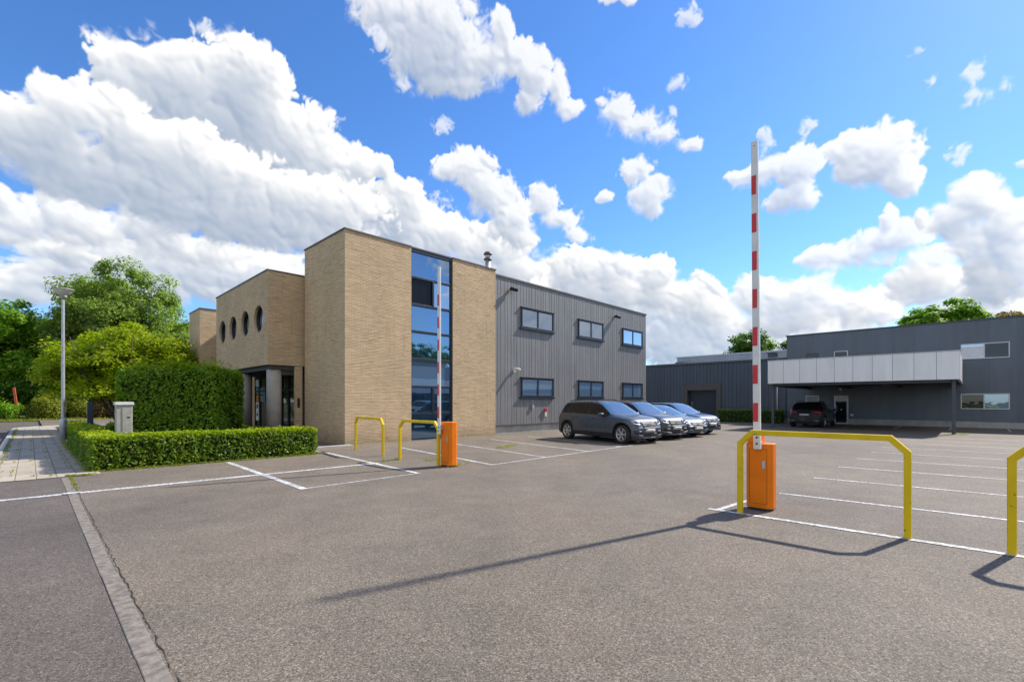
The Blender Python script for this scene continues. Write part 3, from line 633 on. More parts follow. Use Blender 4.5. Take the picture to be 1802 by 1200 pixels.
mb.add([(x, b1, zb), (X2, b1, zb), (X2, b1, zt), (x, b1, zt)], [(3, 2, 1, 0)])
mb.add([(x, b0, zt), (X2, b0, zt), (X2, b1, zt), (x, b1, zt)], [(0, 1, 2, 3)])
mb.add([(x, b0, zb), (X2, b0, zb), (X2, b1, zb), (x, b1, zb)], [(3, 2, 1, 0)])
mb.build('upper_wing', MAT['brick'], HB, recalc=False)
mb = MB(); e = .03
mb.box(a0-e, a0+.2, b0-e, b1+e, zt, zt+.05); mb.box(a0+.2, 1.0, b0-e, b0+.2, zt, zt+.05); mb.build('wing_coping', MAT['coping'], HB)
for c, z in PORT:
    M = Matrix.Translation((a0+.10, c, z)) @ Matrix.Rotation(R(90), 4, 'Y')
    fr_ = MB().lathe([(PR-.075, 0), (PR-.002, 0), (PR-.002, .10), (PR-.075, .10), (PR-.075, 0)], 40, 0, M, cap=False).build('porthole', MAT['frame'], HB)
    M = Matrix.Translation((a0+.17, c, z)) @ Matrix.Rotation(R(90), 4, 'Y')
    MB().lathe([(PR-.076, 0), (PR-.076, .01)], 40, 0, M).build('porthole_pane', MAT['pane'], fr_)
# soffit, beam, columns, entrance under the wing
mb = MB(); mb.box(a0+.18, .88, b0+.15, b1-.1, 2.94, zb-.004); mb.box(a0+.5, .9, 4.15, 4.45, 2.74, 2.938); mb.build('soffit', MAT['soffit'], HB)
for b in (4.32, 8.05): MB().lathe([(.285, -.05), (.285, 2.93)], 32, 0, Matrix.Translation((-1.0, b, 0))).build('column', MAT['column'], HB)
mb = MB(); mb.box(-.30, -.02, b0-.02, b0+.16, 0, 3.1); mb.build('entrance_pier', MAT['brick'], HB)
mb = MB()
for b in (4.05, 4.75, 5.55, 5.75, 6.6, 7.45, 8.4, 9.4, 10.6, 11.3): mb.box(.40, .52, b-.05, b+.05, .02, 2.93)
mb.box(.41, .51, 4.1, 11.25, 2.82, 2.93); mb.box(.41, .51, 4.1, 11.25, .02, .12); mb.box(.41, .51, 4.1, 11.25, 2.12, 2.2)
EG = mb.build('entrance_frame', MAT['black'], HB)
o = MB().box(.45, .46, 4.1, 11.25, .12, 2.82).build('entrance_glass', MAT['darkpane'], EG)
for (y0, y1, q0, q1, mt) in ((10.75, 11.25, 2.42, 2.80, 'poster'), (10.78, 11.2, 2.02, 2.36, 'teal'), (10.80, 11.15, 1.62, 1.96, 'notice'), (10.78, 11.2, .60, 1.58, 'poster'), (9.8, 10.5, 2.0, 2.36, 'teal'), (9.8, 10.5, 1.62, 1.94, 'teal')):
    MB().box(.425, .435, y0, y1, q0, q1).build('window_poster', MAT[mt], EG)
for zz, rr_ in ((1.36, .13), (.92, .11)): MB().lathe([(rr_, 0), (rr_, .006)], 20, 0, Matrix.Translation((.424, 10.99, zz)) @ Matrix.Rotation(R(-90), 4, 'Y')).build('poster_print', MAT['frame'], EG)
MB().box(-.23, -.13, b0-.045, b0-.021, 1.35, 1.75).build('intercom', MAT['black'], HB, bevel=.006)
# far block
mb = MB(); mb.box(-1.38, .895, 14.9, 17.4, -.1, 6.92); mb.build('far_block', MAT['brick'], HB)
mb = MB(); mb.box(-1.41, .93, 14.87, 17.43, 6.92, 6.97); mb.build('far_block_coping', MAT['coping'], HB)
# grey boarded half
mb = MB(); mb.box(7.72, 22.72, .12, 16, .42, 7.80)
x = 7.78; k = 0
while x < 22.7:
    mb.box(x, x+.022, .113, .121, .425, 7.795); x += (.2, .2, .3, .2, .25)[k % 5]; k += 1
mb.build('boarded_wall', MAT['clad'], HB)
mb = MB(); mb.box(7.715, 22.70, .17, 15.9, -.1, .42); mb.build('plinth', MAT['conc'], HB)
mb = MB(); mb.box(7.75, 22.76, .07, .33, 7.80, 7.88); mb.box(22.5, 22.76, .329, 16, 7.801, 7.879); mb.build('roof_trim', MAT['coping'], HB)
MB().box(7.73, 22.71, .075, .119, .405, .455).build('drip_rail', MAT['coping'], HB)
for zlo, zhi in ((5.46, 6.50), (1.86, 2.86)):
    for x0 in (9.62, 14.57, 19.52):
        x1 = x0+2.63; y0 = .045; y1 = .118; t = .085
        mb = MB(); mb.box(x0, x1, y0, y1, zhi-t, zhi); mb.box(x0, x1, y0, y1, zlo, zlo+t); mb.box(x0, x0+t, y0+.001, y1, zlo+t, zhi-t); mb.box(x1-t, x1, y0+.001, y1, zlo+t, zhi-t)
        xm = (x0+x1)/2; mb.box(xm-.055, xm+.055, .06, y1, zlo+t, zhi-t)
        f = mb.build('window', MAT['frame'], HB, bevel=.006)
        for q0, q1 in ((x0+t, xm-.055), (xm+.055, x1-t)):
            g = MB().box(q0, q1, .085, .095, zlo+t, zhi-t).build('pane', MAT['pane'] if zlo > 4 else MAT['spandrel'], f)
        MB().box(x0-.10, x1+.05, -.0, y1-.002, zlo-.09, zlo-.004).build('sill', MAT['frame'], f)
        MB().box(x0-.06, x1+.06, -.0, y1-.004, zhi+.004, zhi+.034).build('drip_flashing', MAT['coping'], f)
# flue on the roof
mb = MB(); M = Matrix.Translation((8.95, 1.9, 0)) @ Matrix.Diagonal((.72, .72, 1, 1))
mb.lathe([(.19, 7.6), (.19, 9.15)], 24, 0, M)
mb.lathe([(.25, 9.15), (.30, 9.17), (.30, 9.23), (.22, 9.25)], 24, 1, M)
mb.lathe([(.20, 9.25), (.20, 9.45)], 24, 0, M)
mb.lathe([(.31, 9.45), (.31, 9.50), (.22, 9.58), (.04, 9.62)], 24, 1, M)
mb.build('flue', [MAT['galv'], MAT['coping']], HB)
# small fittings on the grey wall
def floodlight(a, z, label):
    o = empty('floodlight', W(a, .09, z), ANG); tag(o, label, 'floodlight', 'floodlights under the roof edge of the grey boarded wall')
    mb = MB(); mb.box(-.06, .06, -.10, 0, -.06, .06); mb.box(-.03, .03, -.16, -.10, -.02, .02); mb.build('bracket', MAT['black'], o, bevel=.006)
    Mx = Matrix.Translation((.02, -.22, -.02)) @ Matrix.Rotation(R(24), 4, 'X')
    mb = MB(); mb.box(-.17, .17, -.15, .10, -.08, .08, 0, Mx); mb.box(-.13, .13, .10, .13, -.05, .06, 0, Mx); mb.build('housing', MAT['black'], o, bevel=.02)
    MB().box(-.14, .14, -.13, .08, -.086, -.081, 0, Mx).build('lens', MAT['darkpane'], o)
floodlight(8.84, 7.28, 'black floodlight on grey boarded wall beside the brick tower, above first upper window')
floodlight(18.55, 7.15, 'black floodlight on grey boarded wall between the second and third upper windows')
o = empty('security_camera', W(9.12, .09, 3.2), ANG); tag(o, 'white security camera on grey boarded wall above the first lower window', 'camera')
mb = MB(); mb.box(-.07, .07, -.05, 0, -.09, .09); mb.box(-.025, .025, -.16, -.05, -.02, .02); mb.build('wall_bracket', MAT['armwhite'], o, bevel=.008)
Mx = Matrix.Translation((.03, -.2, .06)) @ Matrix.Rotation(R(20), 4, 'Z') @ Matrix.Rotation(R(12), 4, 'X') @ Matrix.Rotation(R(90), 4, 'X')
MB().lathe([(.055, -.14), (.065, -.13), (.065, .14), (.05, .15)], 20, 0, Mx).build('camera_body', MAT['armwhite'], o)
mb = MB(); mb.box(-.07, .07, -.07, 0, -.10, .10); mb.tube([(0, -.04, .1), (0, -.04, .36)], .012)
o = mb.build('junction_box', MAT['galv'], bevel=.01); o.location = W(10.5, .09, 1.33); o.rotation_euler.z = ANG; tag(o, 'small grey junction box on boarded wall below the first lower window', 'junction box')
mb = MB(); mb.box(-.09, .09, -.08, 0, -.07, .10, 0); mb.box(-.06, .07, -.06, 0, -.34, -.07, 1)
o = mb.build('alarm_box', [MAT['red'], MAT['armwhite']], bevel=.008); o.location = W(11.55, .09, 1.15); o.rotation_euler.z = ANG; tag(o, 'small red box over a white box low on the grey boarded wall', 'alarm box')

# --- slate coloured office on the right
RB = frame_root('slate_office', 'long slate grey panelled office with a pale canopy over its parking bays', 'building')
A = 32.5
mb = MB(); mb.box(A, A+14, -27, -6.42, .40, 6.60); mb.build('panel_wall', MAT['navy'], RB)
mb = MB(); mb.box(A+.03, A+13.9, -26.95, -6.45, -.1, .40); mb.build('plinth', MAT['conc'], RB)
mb = MB(); mb.box(A-.06, A+.2, -27.05, -6.36, 6.60, 6.68); mb.box(A+.2, A+14, -6.6, -6.36, 6.60, 6.68); mb.build('roof_trim', MAT['post'], RB)
def alu_window(y0, y1, z0, z1, split, mats, name='window', fmat='alu', fw=.055):
    x0, x1 = A-.05, A+.001
    mb = MB(); mb.box(x0, x1, y0, y1, z1-fw, z1); mb.box(x0, x1, y0, y1, z0, z0+fw); mb.box(x0, x1-.001, y0, y0+fw, z0+fw, z1-fw); mb.box(x0, x1-.001, y1-fw, y1, z0+fw, z1-fw)
    cuts = [y0+fw]+([split-.03, split+.03] if split else [])+[y1-fw]
    if split: mb.box(x0+.006, x1, split-.03, split+.03, z0+fw, z1-fw)
    f = mb.build(name, MAT[fmat], RB, bevel=.004)
    for i in range(0, len(cuts), 2): MB().box(A-.022, A-.012, cuts[i], cuts[i+1], z0+fw, z1-fw).build('pane', MAT[mats[i//2]], f)
    return f
def blind(f, y0, y1, z0, z1): MB().box(A-.031, A-.023, y0, y1, z0, z1).build('blind', MAT['cabtop'], f)
f = alu_window(-18.22, -16.1, 4.24, 5.18, -17.14, ('darkpane', 'pane')); blind(f, -17.10, -16.16, 4.31, 5.0)
alu_window(-18.22, -16.1, 1.15, 2.1, -17.14, ('spandrel', 'darkpane'))
alu_window(-8.5, -7.72, 4.3, 5.2, None, ('darkpane',), fmat='taupe'); alu_window(-10.3, -9.47, 4.3, 5.24, None, ('darkpane',))
alu_window(-8.54, -7.70, 1.1, 2.06, None, ('darkpane',))
f = alu_window(-10.33, -9.48, .03, 2.05, None, ('darkpane',), 'door', fw=.10)
mb = MB(); mb.box(A-.13, A-.10, -9.68, -9.64, .95, 1.35); mb.box(A-.10, A-.02, -9.675, -9.645, 1.0, 1.03); mb.box(A-.10, A-.02, -9.675, -9.645, 1.27, 1.3); mb.build('handle', MAT['chrome'], f)
MB().box(A-.035, A-.022, -9.95, -9.88, 1.0, 1.08).build('door_sticker', MAT['armwhite'], f)
# canopy: roof slab, fascia panels, two posts, beams
CP = MB().box(23.36, A-.004, -16.12, -7.80, 2.72, 2.90).build('canopy', MAT['post'], RB)
n = 10; y0, y1 = -16.2, -7.72; wd = (y1-y0)/n
mb = MB()
for k in range(n): mb.box(23.22, 23.345, y0+k*wd+.008, y0+(k+1)*wd-.008, 2.70, 4.07)
for ys in (y0-.0, y1-.10):
    for k in range(8): mb.box(23.36+k*1.14, 23.36+(k+1)*1.14-.016, ys, ys+.10-.0005*k, 2.70, 4.07)
mb.build('fascia_panels', MAT['white_panel'], CP)
mb = MB(); mb.box(23.24, 23.34, y0, y1, 2.71, 4.06); mb.build('fascia_backing', MAT['post'], CP)
mb = MB(); mb.box(23.19, 23.36, y0-.02, y1+.02, 4.075, 4.11); mb.build('fascia_cap', MAT['galv'], CP)
for y in (-15.97, -7.9): MB().box(23.0+.55, 23.69, y-.07, y+.07, -.05, 2.715).build('canopy_post', MAT['post'], CP, bevel=.008)
mb = MB()
for y in (-15.9, -13.2, -10.5, -7.95): mb.box(23.7, A-.01, y-.05, y+.05, 2.52, 2.715)
mb.box(23.55, 23.69, -15.85, -8.0, 2.56, 2.716); mb.build('canopy_beam', MAT['post'], CP)
mb = MB(); M = Matrix.Translation((A-.002, -9.86, 2.52)) @ Matrix.Rotation(R(-90), 4, 'Y'); mb.lathe([(.10, 0), (.10, .05), (.075, .10), (.03, .125)], 20, 0, M)
o = mb.build('wall_lamp', MAT['armwhite']); o.location = (ORG[0], ORG[1], 0); o.rotation_euler.z = ANG; tag(o, 'small round white wall lamp above the silver framed door', 'wall lamp')
mb = MB(); mb.box(A-.10, A-.002, -10.62, -10.44, .60, .74)
o = mb.build('outlet_box', MAT['armwhite'], bevel=.01); o.location = (ORG[0], ORG[1], 0); o.rotation_euler.z = ANG; tag(o, 'small white outlet box on slate wall beside the silver framed door', 'outlet box')

# --- ribbed warehouse between the two
WB = frame_root('warehouse', 'low dark blue ribbed metal warehouse with a roller door behind the parked cars', 'warehouse')
XW = 32.42
mb = MB(); mb.box(XW, 46, -6.41, 1.75-3.3, .35, 4.85); mb.box(XW, 46, 1.75, 30, .35, 4.85); mb.box(XW, 46, 1.75-3.3, 1.75, 3.10, 4.85); mb.box(XW+.6, 46, 1.75-3.3, 1.75, -.1, 3.1)
y = -6.35; 
while y < 16:
    lo = 3.12 if -1.62 < y < 1.82 else .352
    mb.box(XW-.045, XW+.001, y, y+.09, lo, 4.848); y += .30
mb.build('ribbed_wall', MAT['rib'], WB)
mb = MB(); mb.box(XW+.04, 45.9, -6.4, 1.75-3.3-.02, -.1, .35); mb.box(XW+.04, 45.9, 1.77, 29.9, -.1, .35); mb.build('plinth', MAT['conc'], WB)
mb = MB(); mb.box(XW-.12, XW+.3, -6.42, 30, 4.85, 5.0); mb.build('gutter', MAT['post'], WB)
mb = MB(); mb.box(XW+.1, 46, -6.4, 30, 5.003, 5.05); mb.build('roof', MAT['galv'], WB)
mb = MB(); mb.box(XW-.14, XW+.6, 1.33, 1.75, -.05, 3.10); mb.box(XW-.14, XW+.6, -1.55, -1.17, -.05, 3.10); mb.box(XW-.138, XW+.6, -1.17, 1.33, 2.60, 3.098); mb.build('door_portal', MAT['taupe'], WB)
mb = MB()
for k in range(10): mb.box(XW+.30, XW+.36, -1.168, 1.328, .0+.26*k, .245+.26*k)
rd = mb.build('roller_door', MAT['dkdoor'], WB, bevel=.01)
mb = MB(); mb.box(XW+.26, XW+.30, 1.05, 1.11, .9, 1.6); mb.box(XW+.24, XW+.30, .95, 1.1, 1.5, 1.56); mb.build('handle', MAT['chrome'], rd)
mb = MB(); mb.tube([(XW-.11, -5.82, .1), (XW-.11, -5.82, 4.86)], .05, 10); mb.build('downpipe', MAT['armwhite'], WB)
mb = MB(); mb.box(34.2, 34.8, -5.2, -4.6, 5.05, 5.55); mb.box(34.1, 34.9, -5.3, -4.5, 5.55, 5.62); mb.box(34.3, 34.42, -3.6, -3.5, 5.05, 5.6); mb.build('roof_vent', MAT['post'], WB, bevel=.01)
# pale hall behind it
PH = frame_root('rear_hall', 'pale grey metal hall whose parapet shows above the warehouse roof', 'building')
mb = MB(); mb.box(45.0+1.2, 62, -10, 8.75, -.1, 6.85); mb.build('metal_wall', MAT['pale_sheet'], PH)
mb = MB(); mb.box(46.12, 46.5, -10, 8.85, 6.85, 6.97); mb.build('parapet_cap', MAT['galv'], PH)
mb = MB(); mb.box(44.2, 45.6, 7.0, 8.2, 5.05, 6.0); mb.box(44.3, 45.5, 7.1, 8.1, 6.0, 6.2); mb.build('roof_unit', MAT['post'], PH)
# building across the lot: seen only as a reflection in the glass strip
OB = frame_root('opposite_building', 'long low building with a pale fascia across the parking lot', 'building')
mb = MB(); mb.box(14, 70, -60, -46, -.1, 7.4); mb.build('panel_wall', MAT['navy'], OB)
mb = MB(); mb.box(14, 70, -45.98, -45.7, 3.0, 5.2); mb.build('fascia', MAT['white_panel'], OB)
for k in range(10): MB().box(16+5.4*k, 19.6+5.4*k, -45.99, -45.9, .9, 2.6).build('window', MAT['darkpane'], OB)
# ------------------------------------------------------------------ barriers and rails
def square_sweep(mb, path, t, depth, m=0):
    """square tube along a 2-D path (b, z) with mitred corners, depth along a"""
    P = [Vector(p) for p in path]; L = []; Rr = []
    for i, p in enumerate(P):
        d0 = (P[i]-P[i-1]).normalized() if i else (P[1]-P[0]).normalized()
        d1 = (P[i+1]-P[i]).normalized() if i < len(P)-1 else d0
        n0 = Vector((-d0.y, d0.x)); n1 = Vector((-d1.y, d1.x)); k = (n0+n1); k = k/k.dot(n0)
        L.append(p+k*t/2); Rr.append(p-k*t/2)
    h = depth/2; n = len(P)
    vs = [(-h, *v) for v in L]+[(h, *v) for v in L]+[(h, *v) for v in Rr]+[(-h, *v) for v in Rr]
    fs = []
    for i in range(n-1):
        for r in range(4):
            q = (r+1) % 4; fs.append((r*n+i, r*n+i+1, q*n+i+1, q*n+i))
    fs += [(0, n, 2*n, 3*n), (n-1, 4*n-1, 3*n-1, 2*n-1)]
    mb.add(vs, fs, m)
def rail(a0, b0, a1, b1, h, label, ch=.2, t=.07):
    p = W(a0, b0); q = W(a1, b1); L = (q-p).length
    o_ang = math.atan2(q.y-p.y, q.x-p.x)-math.pi/2
    mb = MB(); square_sweep(mb, [(0, -.08), (0, h-ch), (ch*.8, h-t/2), (L-ch*.8, h-t/2), (L, h-ch), (L, -.08)], t, t)
    o = mb.build('guard_rail', MAT['yellow'], bevel=.007, seg=2); o.location = p; o.rotation_euler.z = o_ang
    return tag(o, label, 'guard rail', 'yellow guard rails beside the barriers')
rail(-.97, -14.22, -.95, -16.08, 1.20, 'yellow guard rail in front of the nearer orange barrier cabinet')
rail(-.95, -16.92, -.93, -18.75, 1.20, 'yellow guard rail cut off by the right edge, standing on the white line')
rail(-.55, -1.9, -.85, -4.15, 1.12, 'yellow guard rail standing before the brick tower corner, away from any barrier')
rail(-1.0, -5.3, -1.02, -7.08, 1.12, 'yellow guard rail ending at the farther orange barrier cabinet by the glass strip')

def barrier(a, b, h0, h1, label, hood=True, lean=0.0, y=.185, ay=-.01, ch=.985):
    o = empty('barrier_gate', W(a, b), ANG); tag(o, label, 'barrier', 'orange barriers with raised arms')
    x, c = .135, .06
    poly = [(-x+c, -y), (x-c, -y), (x, -y+c), (x, y-c), (x-c, y), (-x+c, y), (-x, y-c), (-x, -y+c)]
    mb = MB(); mb.prism(poly, .03, ch); cab = mb.build('cabinet', MAT['orange'], o, bevel=.012)
    MB().prism([(p*1.0-.0, q*1.0) for p, q in [(-x+.02, -y+.04), (x-.02, -y+.04), (x-.02, y-.04), (-x+.02, y-.04)]], -.03, .03).build('base_plate', MAT['black'], o)
    if hood: MB().prism([(-x+.012, -.03), (x-.06, -.03), (x-.06, y-.03), (-x+.012, y-.03)], .986, 1.12).build('hood', MAT['orange'], o, bevel=.012)
    MB().box(-x-.010, -x-.001, -y+.09, -y+.13, .62, .74).build('lock_plate', MAT['galv'], cab, bevel=.004)
    mb = MB(); z_ = .012
    for q0, q1, s0, s1 in ((-y+.065, y-.065, .90, .904), (-y+.065, y-.065, .10, .104), (-y+.065, -y+.069, .104, .90), (y-.069, y-.065, .104, .90)): mb.box(-x-.0012, -x-.0002, q0, q1, s0, s1)
    mb.build('door_seam', MAT['black'], cab)
    mb = MB()
    for sx in (-1, 1):
        for sy in (-1, 1): mb.lathe([(.014, .03), (.014, .045)], 8, 0, Matrix.Translation((sx*(x+.03), sy*(y-.06), -.024)))
    mb.box(-x-.045, x+.045, -y+.03, y-.03, -.02, .007); mb.build('foot_plate', MAT['post'], o)
    # raised arm: white section with red reflectors on its front face
    ax = -x-.075; w0, w1 = .049, .046
    mb = MB(); L = h1-h0
    vs = []
    for z, w in ((h0, w0), (h1, w1)):
        s_ = lean*(z-h0)
        vs += [(ax-.021, ay-w+s_, z), (ax+.021, ay-w+s_, z), (ax+.021, ay+w+s_, z), (ax-.021, ay+w+s_, z)]
    mb.add(vs, [(0, 1, 5, 4), (1, 2, 6, 5), (2, 3, 7, 6), (3, 0, 4, 7), (0, 3, 2, 1), (4, 5, 6, 7)], 0)
    z = h0+.40; k = 0
    while z+.275 < h1-.15:
        t = (z-h0)/L; w = w0+(w1-w0)*t; s_ = lean*(z-h0)
        mb.box(ax-.0285, ax-.0212, ay-w*.45+s_, ay+w*.95+s_, z, z+.275, 1); z += .555; k += 1
    arm = mb.build('arm', [MAT['armwhite'], MAT['red']], o, bevel=.004)
    for zz in (h0+.08, h0+.17): MB().lathe([(.014, 0), (.014, .008)], 12, 0, Matrix.Translation((ax-.0212, ay, zz)) @ Matrix.Rotation(R(-90), 4, 'Y')).build('bolt', MAT['black'], arm)
    MB().box(-x-.048, -x-.001, ay-.05, ay+.05, .90, 1.02).build('pivot', MAT['galv'], o, bevel=.006)
    MB().lathe([(.006, 0), (.006, .003)], 10, 0, Matrix.Translation((ax-.0212, ay+lean*(L-.05), h1-.07)) @ Matrix.Rotation(R(-90), 4, 'Y')).build('bolt', MAT['black'], arm)
    return o
barrier(-.50, -14.36, .91, 5.42, 'nearer orange barrier cabinet with the taller red and white arm raised', True, .008)
barrier(-.86, -7.30, .80, 4.93, 'farther orange barrier cabinet with raised red and white arm before the brick tower', False, 0, .21, .12, 1.10)

# ------------------------------------------------------------------ street things on the left
o = empty('street_lamp', W(-7.18, 10.7)); tag(o, 'tall grey street lamp with a saucer shade at the edge of the pavement', 'street lamp')
MB().lathe([(.118, -.1), (.118, .84), (.11, .87), (.06, .93)], 24).build('base', MAT['galv'], o)
MB().lathe([(.064, .93), (.05, 6.02)], 20, cap=False).build('pole', MAT['galv'], o)
MB().lathe([(.07, 5.90), (.10, 6.0), (.14, 6.04)], 28).build('collar', MAT['lamp'], o)
MB().lathe([(.10, 6.04), (.22, 6.14), (.345, 6.285), (.35, 6.30)], 32).build('lens', MAT['glow'], o)
MB().lathe([(.375, 6.295), (.38, 6.31), (.35, 6.33), (.16, 6.365), (.02, 6.375)], 32).build('lamp_shade', MAT['lamp'], o)
o = MB().box(-.09, .09, -.075, .075, -.1, 1.6).build('marker_post', MAT['bluepost'], bevel=.01); o.location = W(-6.55, 7.4); o.rotation_euler.z = ANG
tag(o, 'slim dark blue post standing in the low hedge beside the lamp', 'post')
o = empty('utility_cabinet', W(-6.2, 1.48), ANG); tag(o, 'grey concrete utility cabinet with a pale cap behind the low hedge', 'utility cabinet')
MB().box(-.19, .19, -.165, .165, -.05, 1.50).build('body', MAT['cab'], o, bevel=.012)
MB().box(-.05, .17, -.177, -.166, .25, 1.42).build('door', MAT['cab'], o, bevel=.006)
MB().box(.06, .13, -.181, -.177, 1.12, 1.16).build('name_plate', MAT['frame'], o)
mb = MB()
for z0, z1, e in ((1.502, 1.545, .035), (1.545, 1.595, .028)): mb.box(-.19-e, .19+e, -.165-e, .165+e, z0, z1)
mb.build('cap', MAT['cabtop'], o, bevel=.018)
mb = MB(); mb.box(-.10, .10, -.03, .03, -.2, 3.0)
o = mb.build('marker_stake', MAT['stake'], bevel=.008); o.location = (-44.2, 42.2, -.1); o.rotation_euler = (0, R(-7), R(10)); tag(o, 'leaning orange stake at the edge of the far verge', 'stake')

# ------------------------------------------------------------------ plants
def leaf_quads(cen, nor, size, asp=.5, fold=.0):
    n = len(cen)
    nor = nor/np.maximum(np.linalg.norm(nor, axis=1, keepdims=True), 1e-6)
    r = RNG.normal(size=(n, 3)); t = np.cross(nor, r); t /= np.maximum(np.linalg.norm(t, axis=1, keepdims=True), 1e-6)
    b = np.cross(nor, t); s = size[:, None]
    v = np.empty((n, 4, 3), np.float32)
    v[:, 0] = cen-t*s*.5; v[:, 1] = cen+b*s*asp*.5-nor*s*fold; v[:, 2] = cen+t*s*.5; v[:, 3] = cen-b*s*asp*.5-nor*s*fold
    return v.reshape(-1, 3)
def leaf_mesh(name, verts, mats, parent=None, core=None, tail=0):
    """core: (verts, faces) drawn with the second material"""
    n = len(verts)//4; me = bpy.data.meshes.new(name)
    fv = np.arange(n*4, dtype=np.int32); cv, cf = core if core else (np.zeros((0, 3), np.float32), [])
    av = np.concatenate([verts, np.asarray(cv, np.float32).reshape(-1, 3)]); lens = [4]*n+[len(f) for f in cf]
    loops = np.concatenate([fv, np.array([i+n*4 for f in cf for i in f], np.int32)]) if cf else fv
    me.vertices.add(len(av)); me.vertices.foreach_set('co', av.ravel())
    me.loops.add(len(loops)); me.loops.foreach_set('vertex_index', loops.astype(np.int32))
    me.polygons.add(len(lens)); starts = np.concatenate([[0], np.cumsum(lens)[:-1]]).astype(np.int32)
    me.polygons.foreach_set('loop_start', starts)
    me.polygons.foreach_set('material_index', np.array([0]*(n-tail)+[2]*tail+[1]*len(cf), np.int32))
    me.update(calc_edges=True); me.validate()
    for m in mats: me.materials.append(m)
    o = bpy.data.objects.new(name, me); C.objects.link(o)
    if parent: o.parent = parent
    return o

def hedge(name, label, boxes, mat, density, leaf, frame=True, loc=(0, 0, 0), rz=0, group=None, cat='hedge', rough=.05, shoots=.5):
    """clipped hedge: dark twiggy core in boxes (x0,x1,y0,y1,h) covered in leaves"""
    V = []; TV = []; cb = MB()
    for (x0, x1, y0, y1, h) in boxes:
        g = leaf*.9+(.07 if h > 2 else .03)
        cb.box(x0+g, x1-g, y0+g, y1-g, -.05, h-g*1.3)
        faces = [((x1-x0)*(y1-y0), 'z'), ((x1-x0)*h, 'y0'), ((x1-x0)*h, 'y1'), ((y1-y0)*h, 'x0'), ((y1-y0)*h, 'x1')]
        for area, f in faces:
            k = int(area*density*(1.5 if f == 'z' else 1))
            u = RNG.random(k); w = RNG.random(k)
            X = x0+u*(x1-x0); Y = y0+u*(y1-y0); Z = w*h; nn = np.zeros((k, 3))
            if f == 'z': P = np.stack([X, y0+w*(y1-y0), np.full(k, h)], 1); nn[:, 2] = 1
            elif f[0] == 'y': P = np.stack([X, np.full(k, y0 if f == 'y0' else y1), Z], 1); nn[:, 1] = -1 if f == 'y0' else 1
            else: P = np.stack([np.full(k, x0 if f == 'x0' else x1), Y, Z], 1); nn[:, 0] = -1 if f == 'x0' else 1
            # uneven clipped surface: slow waves, and leaf by leaf
            wav = rough*(np.sin(P[:, 0]*2.1+P[:, 2]*1.3)+np.sin(P[:, 1]*2.7+1)+np.sin(P[:, 0]*5.3+P[:, 1]*4.1+P[:, 2]*4.7)*.7)*.6
            P = P+nn*(wav[:, None]+RNG.normal(0, rough*.55, (k, 1))-RNG.random((k, 1))**2*leaf*1.6)
            if f == 'z':
                hi = RNG.random(k) < .05*shoots
            # round the upper edges
            dx = np.minimum(P[:, 0]-x0, x1-P[:, 0]); dy = np.minimum(P[:, 1]-y0, y1-P[:, 1])
            rr = .42 if h > 2 else .16
            cx = np.clip(P[:, 0], x0+rr, x1-rr); cy = np.clip(P[:, 1], y0+rr, y1-rr); cz = np.minimum(P[:, 2], h-rr)
            v_ = P-np.stack([cx, cy, cz], 1); ln = np.linalg.norm(v_, axis=1); bad = ln > rr+.02+RNG.random(k)*.05
            P[bad] = np.stack([cx, cy, cz], 1)[bad]+v_[bad]/ln[bad, None]*(rr+RNG.normal(0, .02, bad.sum()))[:, None]
            if f == 'z':
                P[:, 2] += (.16 if h > 2 else .0)*(np.sin(P[:, 0]*2.3+.6)*.5+np.sin(P[:, 0]*5.1+P[:, 1]*3)*.35)
                P[hi, 2] += RNG.random(hi.sum())**1.5*leaf*(2.6 if h > 2 else 1.5)
            nr = nn*.8+np.array([0, 0, .55])+RNG.normal(0, .55, (k, 3))
            q = leaf_quads(P, nr, leaf*RNG.uniform(.6, 1.25, k), .52, .06).reshape(k, 4, 3)
            fresh = RNG.random(k) < np.clip((P[:, 2]-h+.16)/.2, .04, .85)
            V.append(q[~fresh].reshape(-1, 3)); TV.append(q[fresh].reshape(-1, 3))
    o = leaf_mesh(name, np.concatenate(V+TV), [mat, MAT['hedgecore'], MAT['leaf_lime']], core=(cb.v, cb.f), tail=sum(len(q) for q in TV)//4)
    if frame: o.location = (ORG[0], ORG[1], 0); o.rotation_euler.z = ANG
    else: o.location = loc; o.rotation_euler.z = rz
    return tag(o, label, cat, group)

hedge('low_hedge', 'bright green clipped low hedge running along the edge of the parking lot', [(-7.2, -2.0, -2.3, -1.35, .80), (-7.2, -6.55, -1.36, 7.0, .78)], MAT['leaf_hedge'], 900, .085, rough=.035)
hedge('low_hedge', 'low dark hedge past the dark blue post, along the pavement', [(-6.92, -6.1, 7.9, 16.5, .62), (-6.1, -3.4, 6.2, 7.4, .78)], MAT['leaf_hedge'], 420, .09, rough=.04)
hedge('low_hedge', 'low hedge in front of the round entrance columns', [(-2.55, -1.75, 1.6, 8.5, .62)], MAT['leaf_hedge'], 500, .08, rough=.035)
hedge('tall_hedge', 'tall square clipped hedge with glossy leaves in front of the entrance', [(-1.85, 1.75, -.1, 1.9, 2.86)], MAT['leaf_tall'], 560, .135, False, (-12.1, 16.6, 0), R(4), rough=.15, shoots=3.0)
hedge('tall_hedge', 'narrower tall hedge tucked behind the left end of the square hedge', [(-1.0, 1.0, 0, 1.8, 2.72)], MAT['leaf_tall'], 400, .135, False, (-15.0, 19.0, 0), R(4), rough=.15, shoots=3.0)
hedge('low_hedge', 'dark trimmed hedge along the ribbed warehouse wall, right of the roller door', [(30.6, 31.7, -6.5, -1.85, 1.0)], MAT['leaf_mid'], 320, .10, rough=.03)

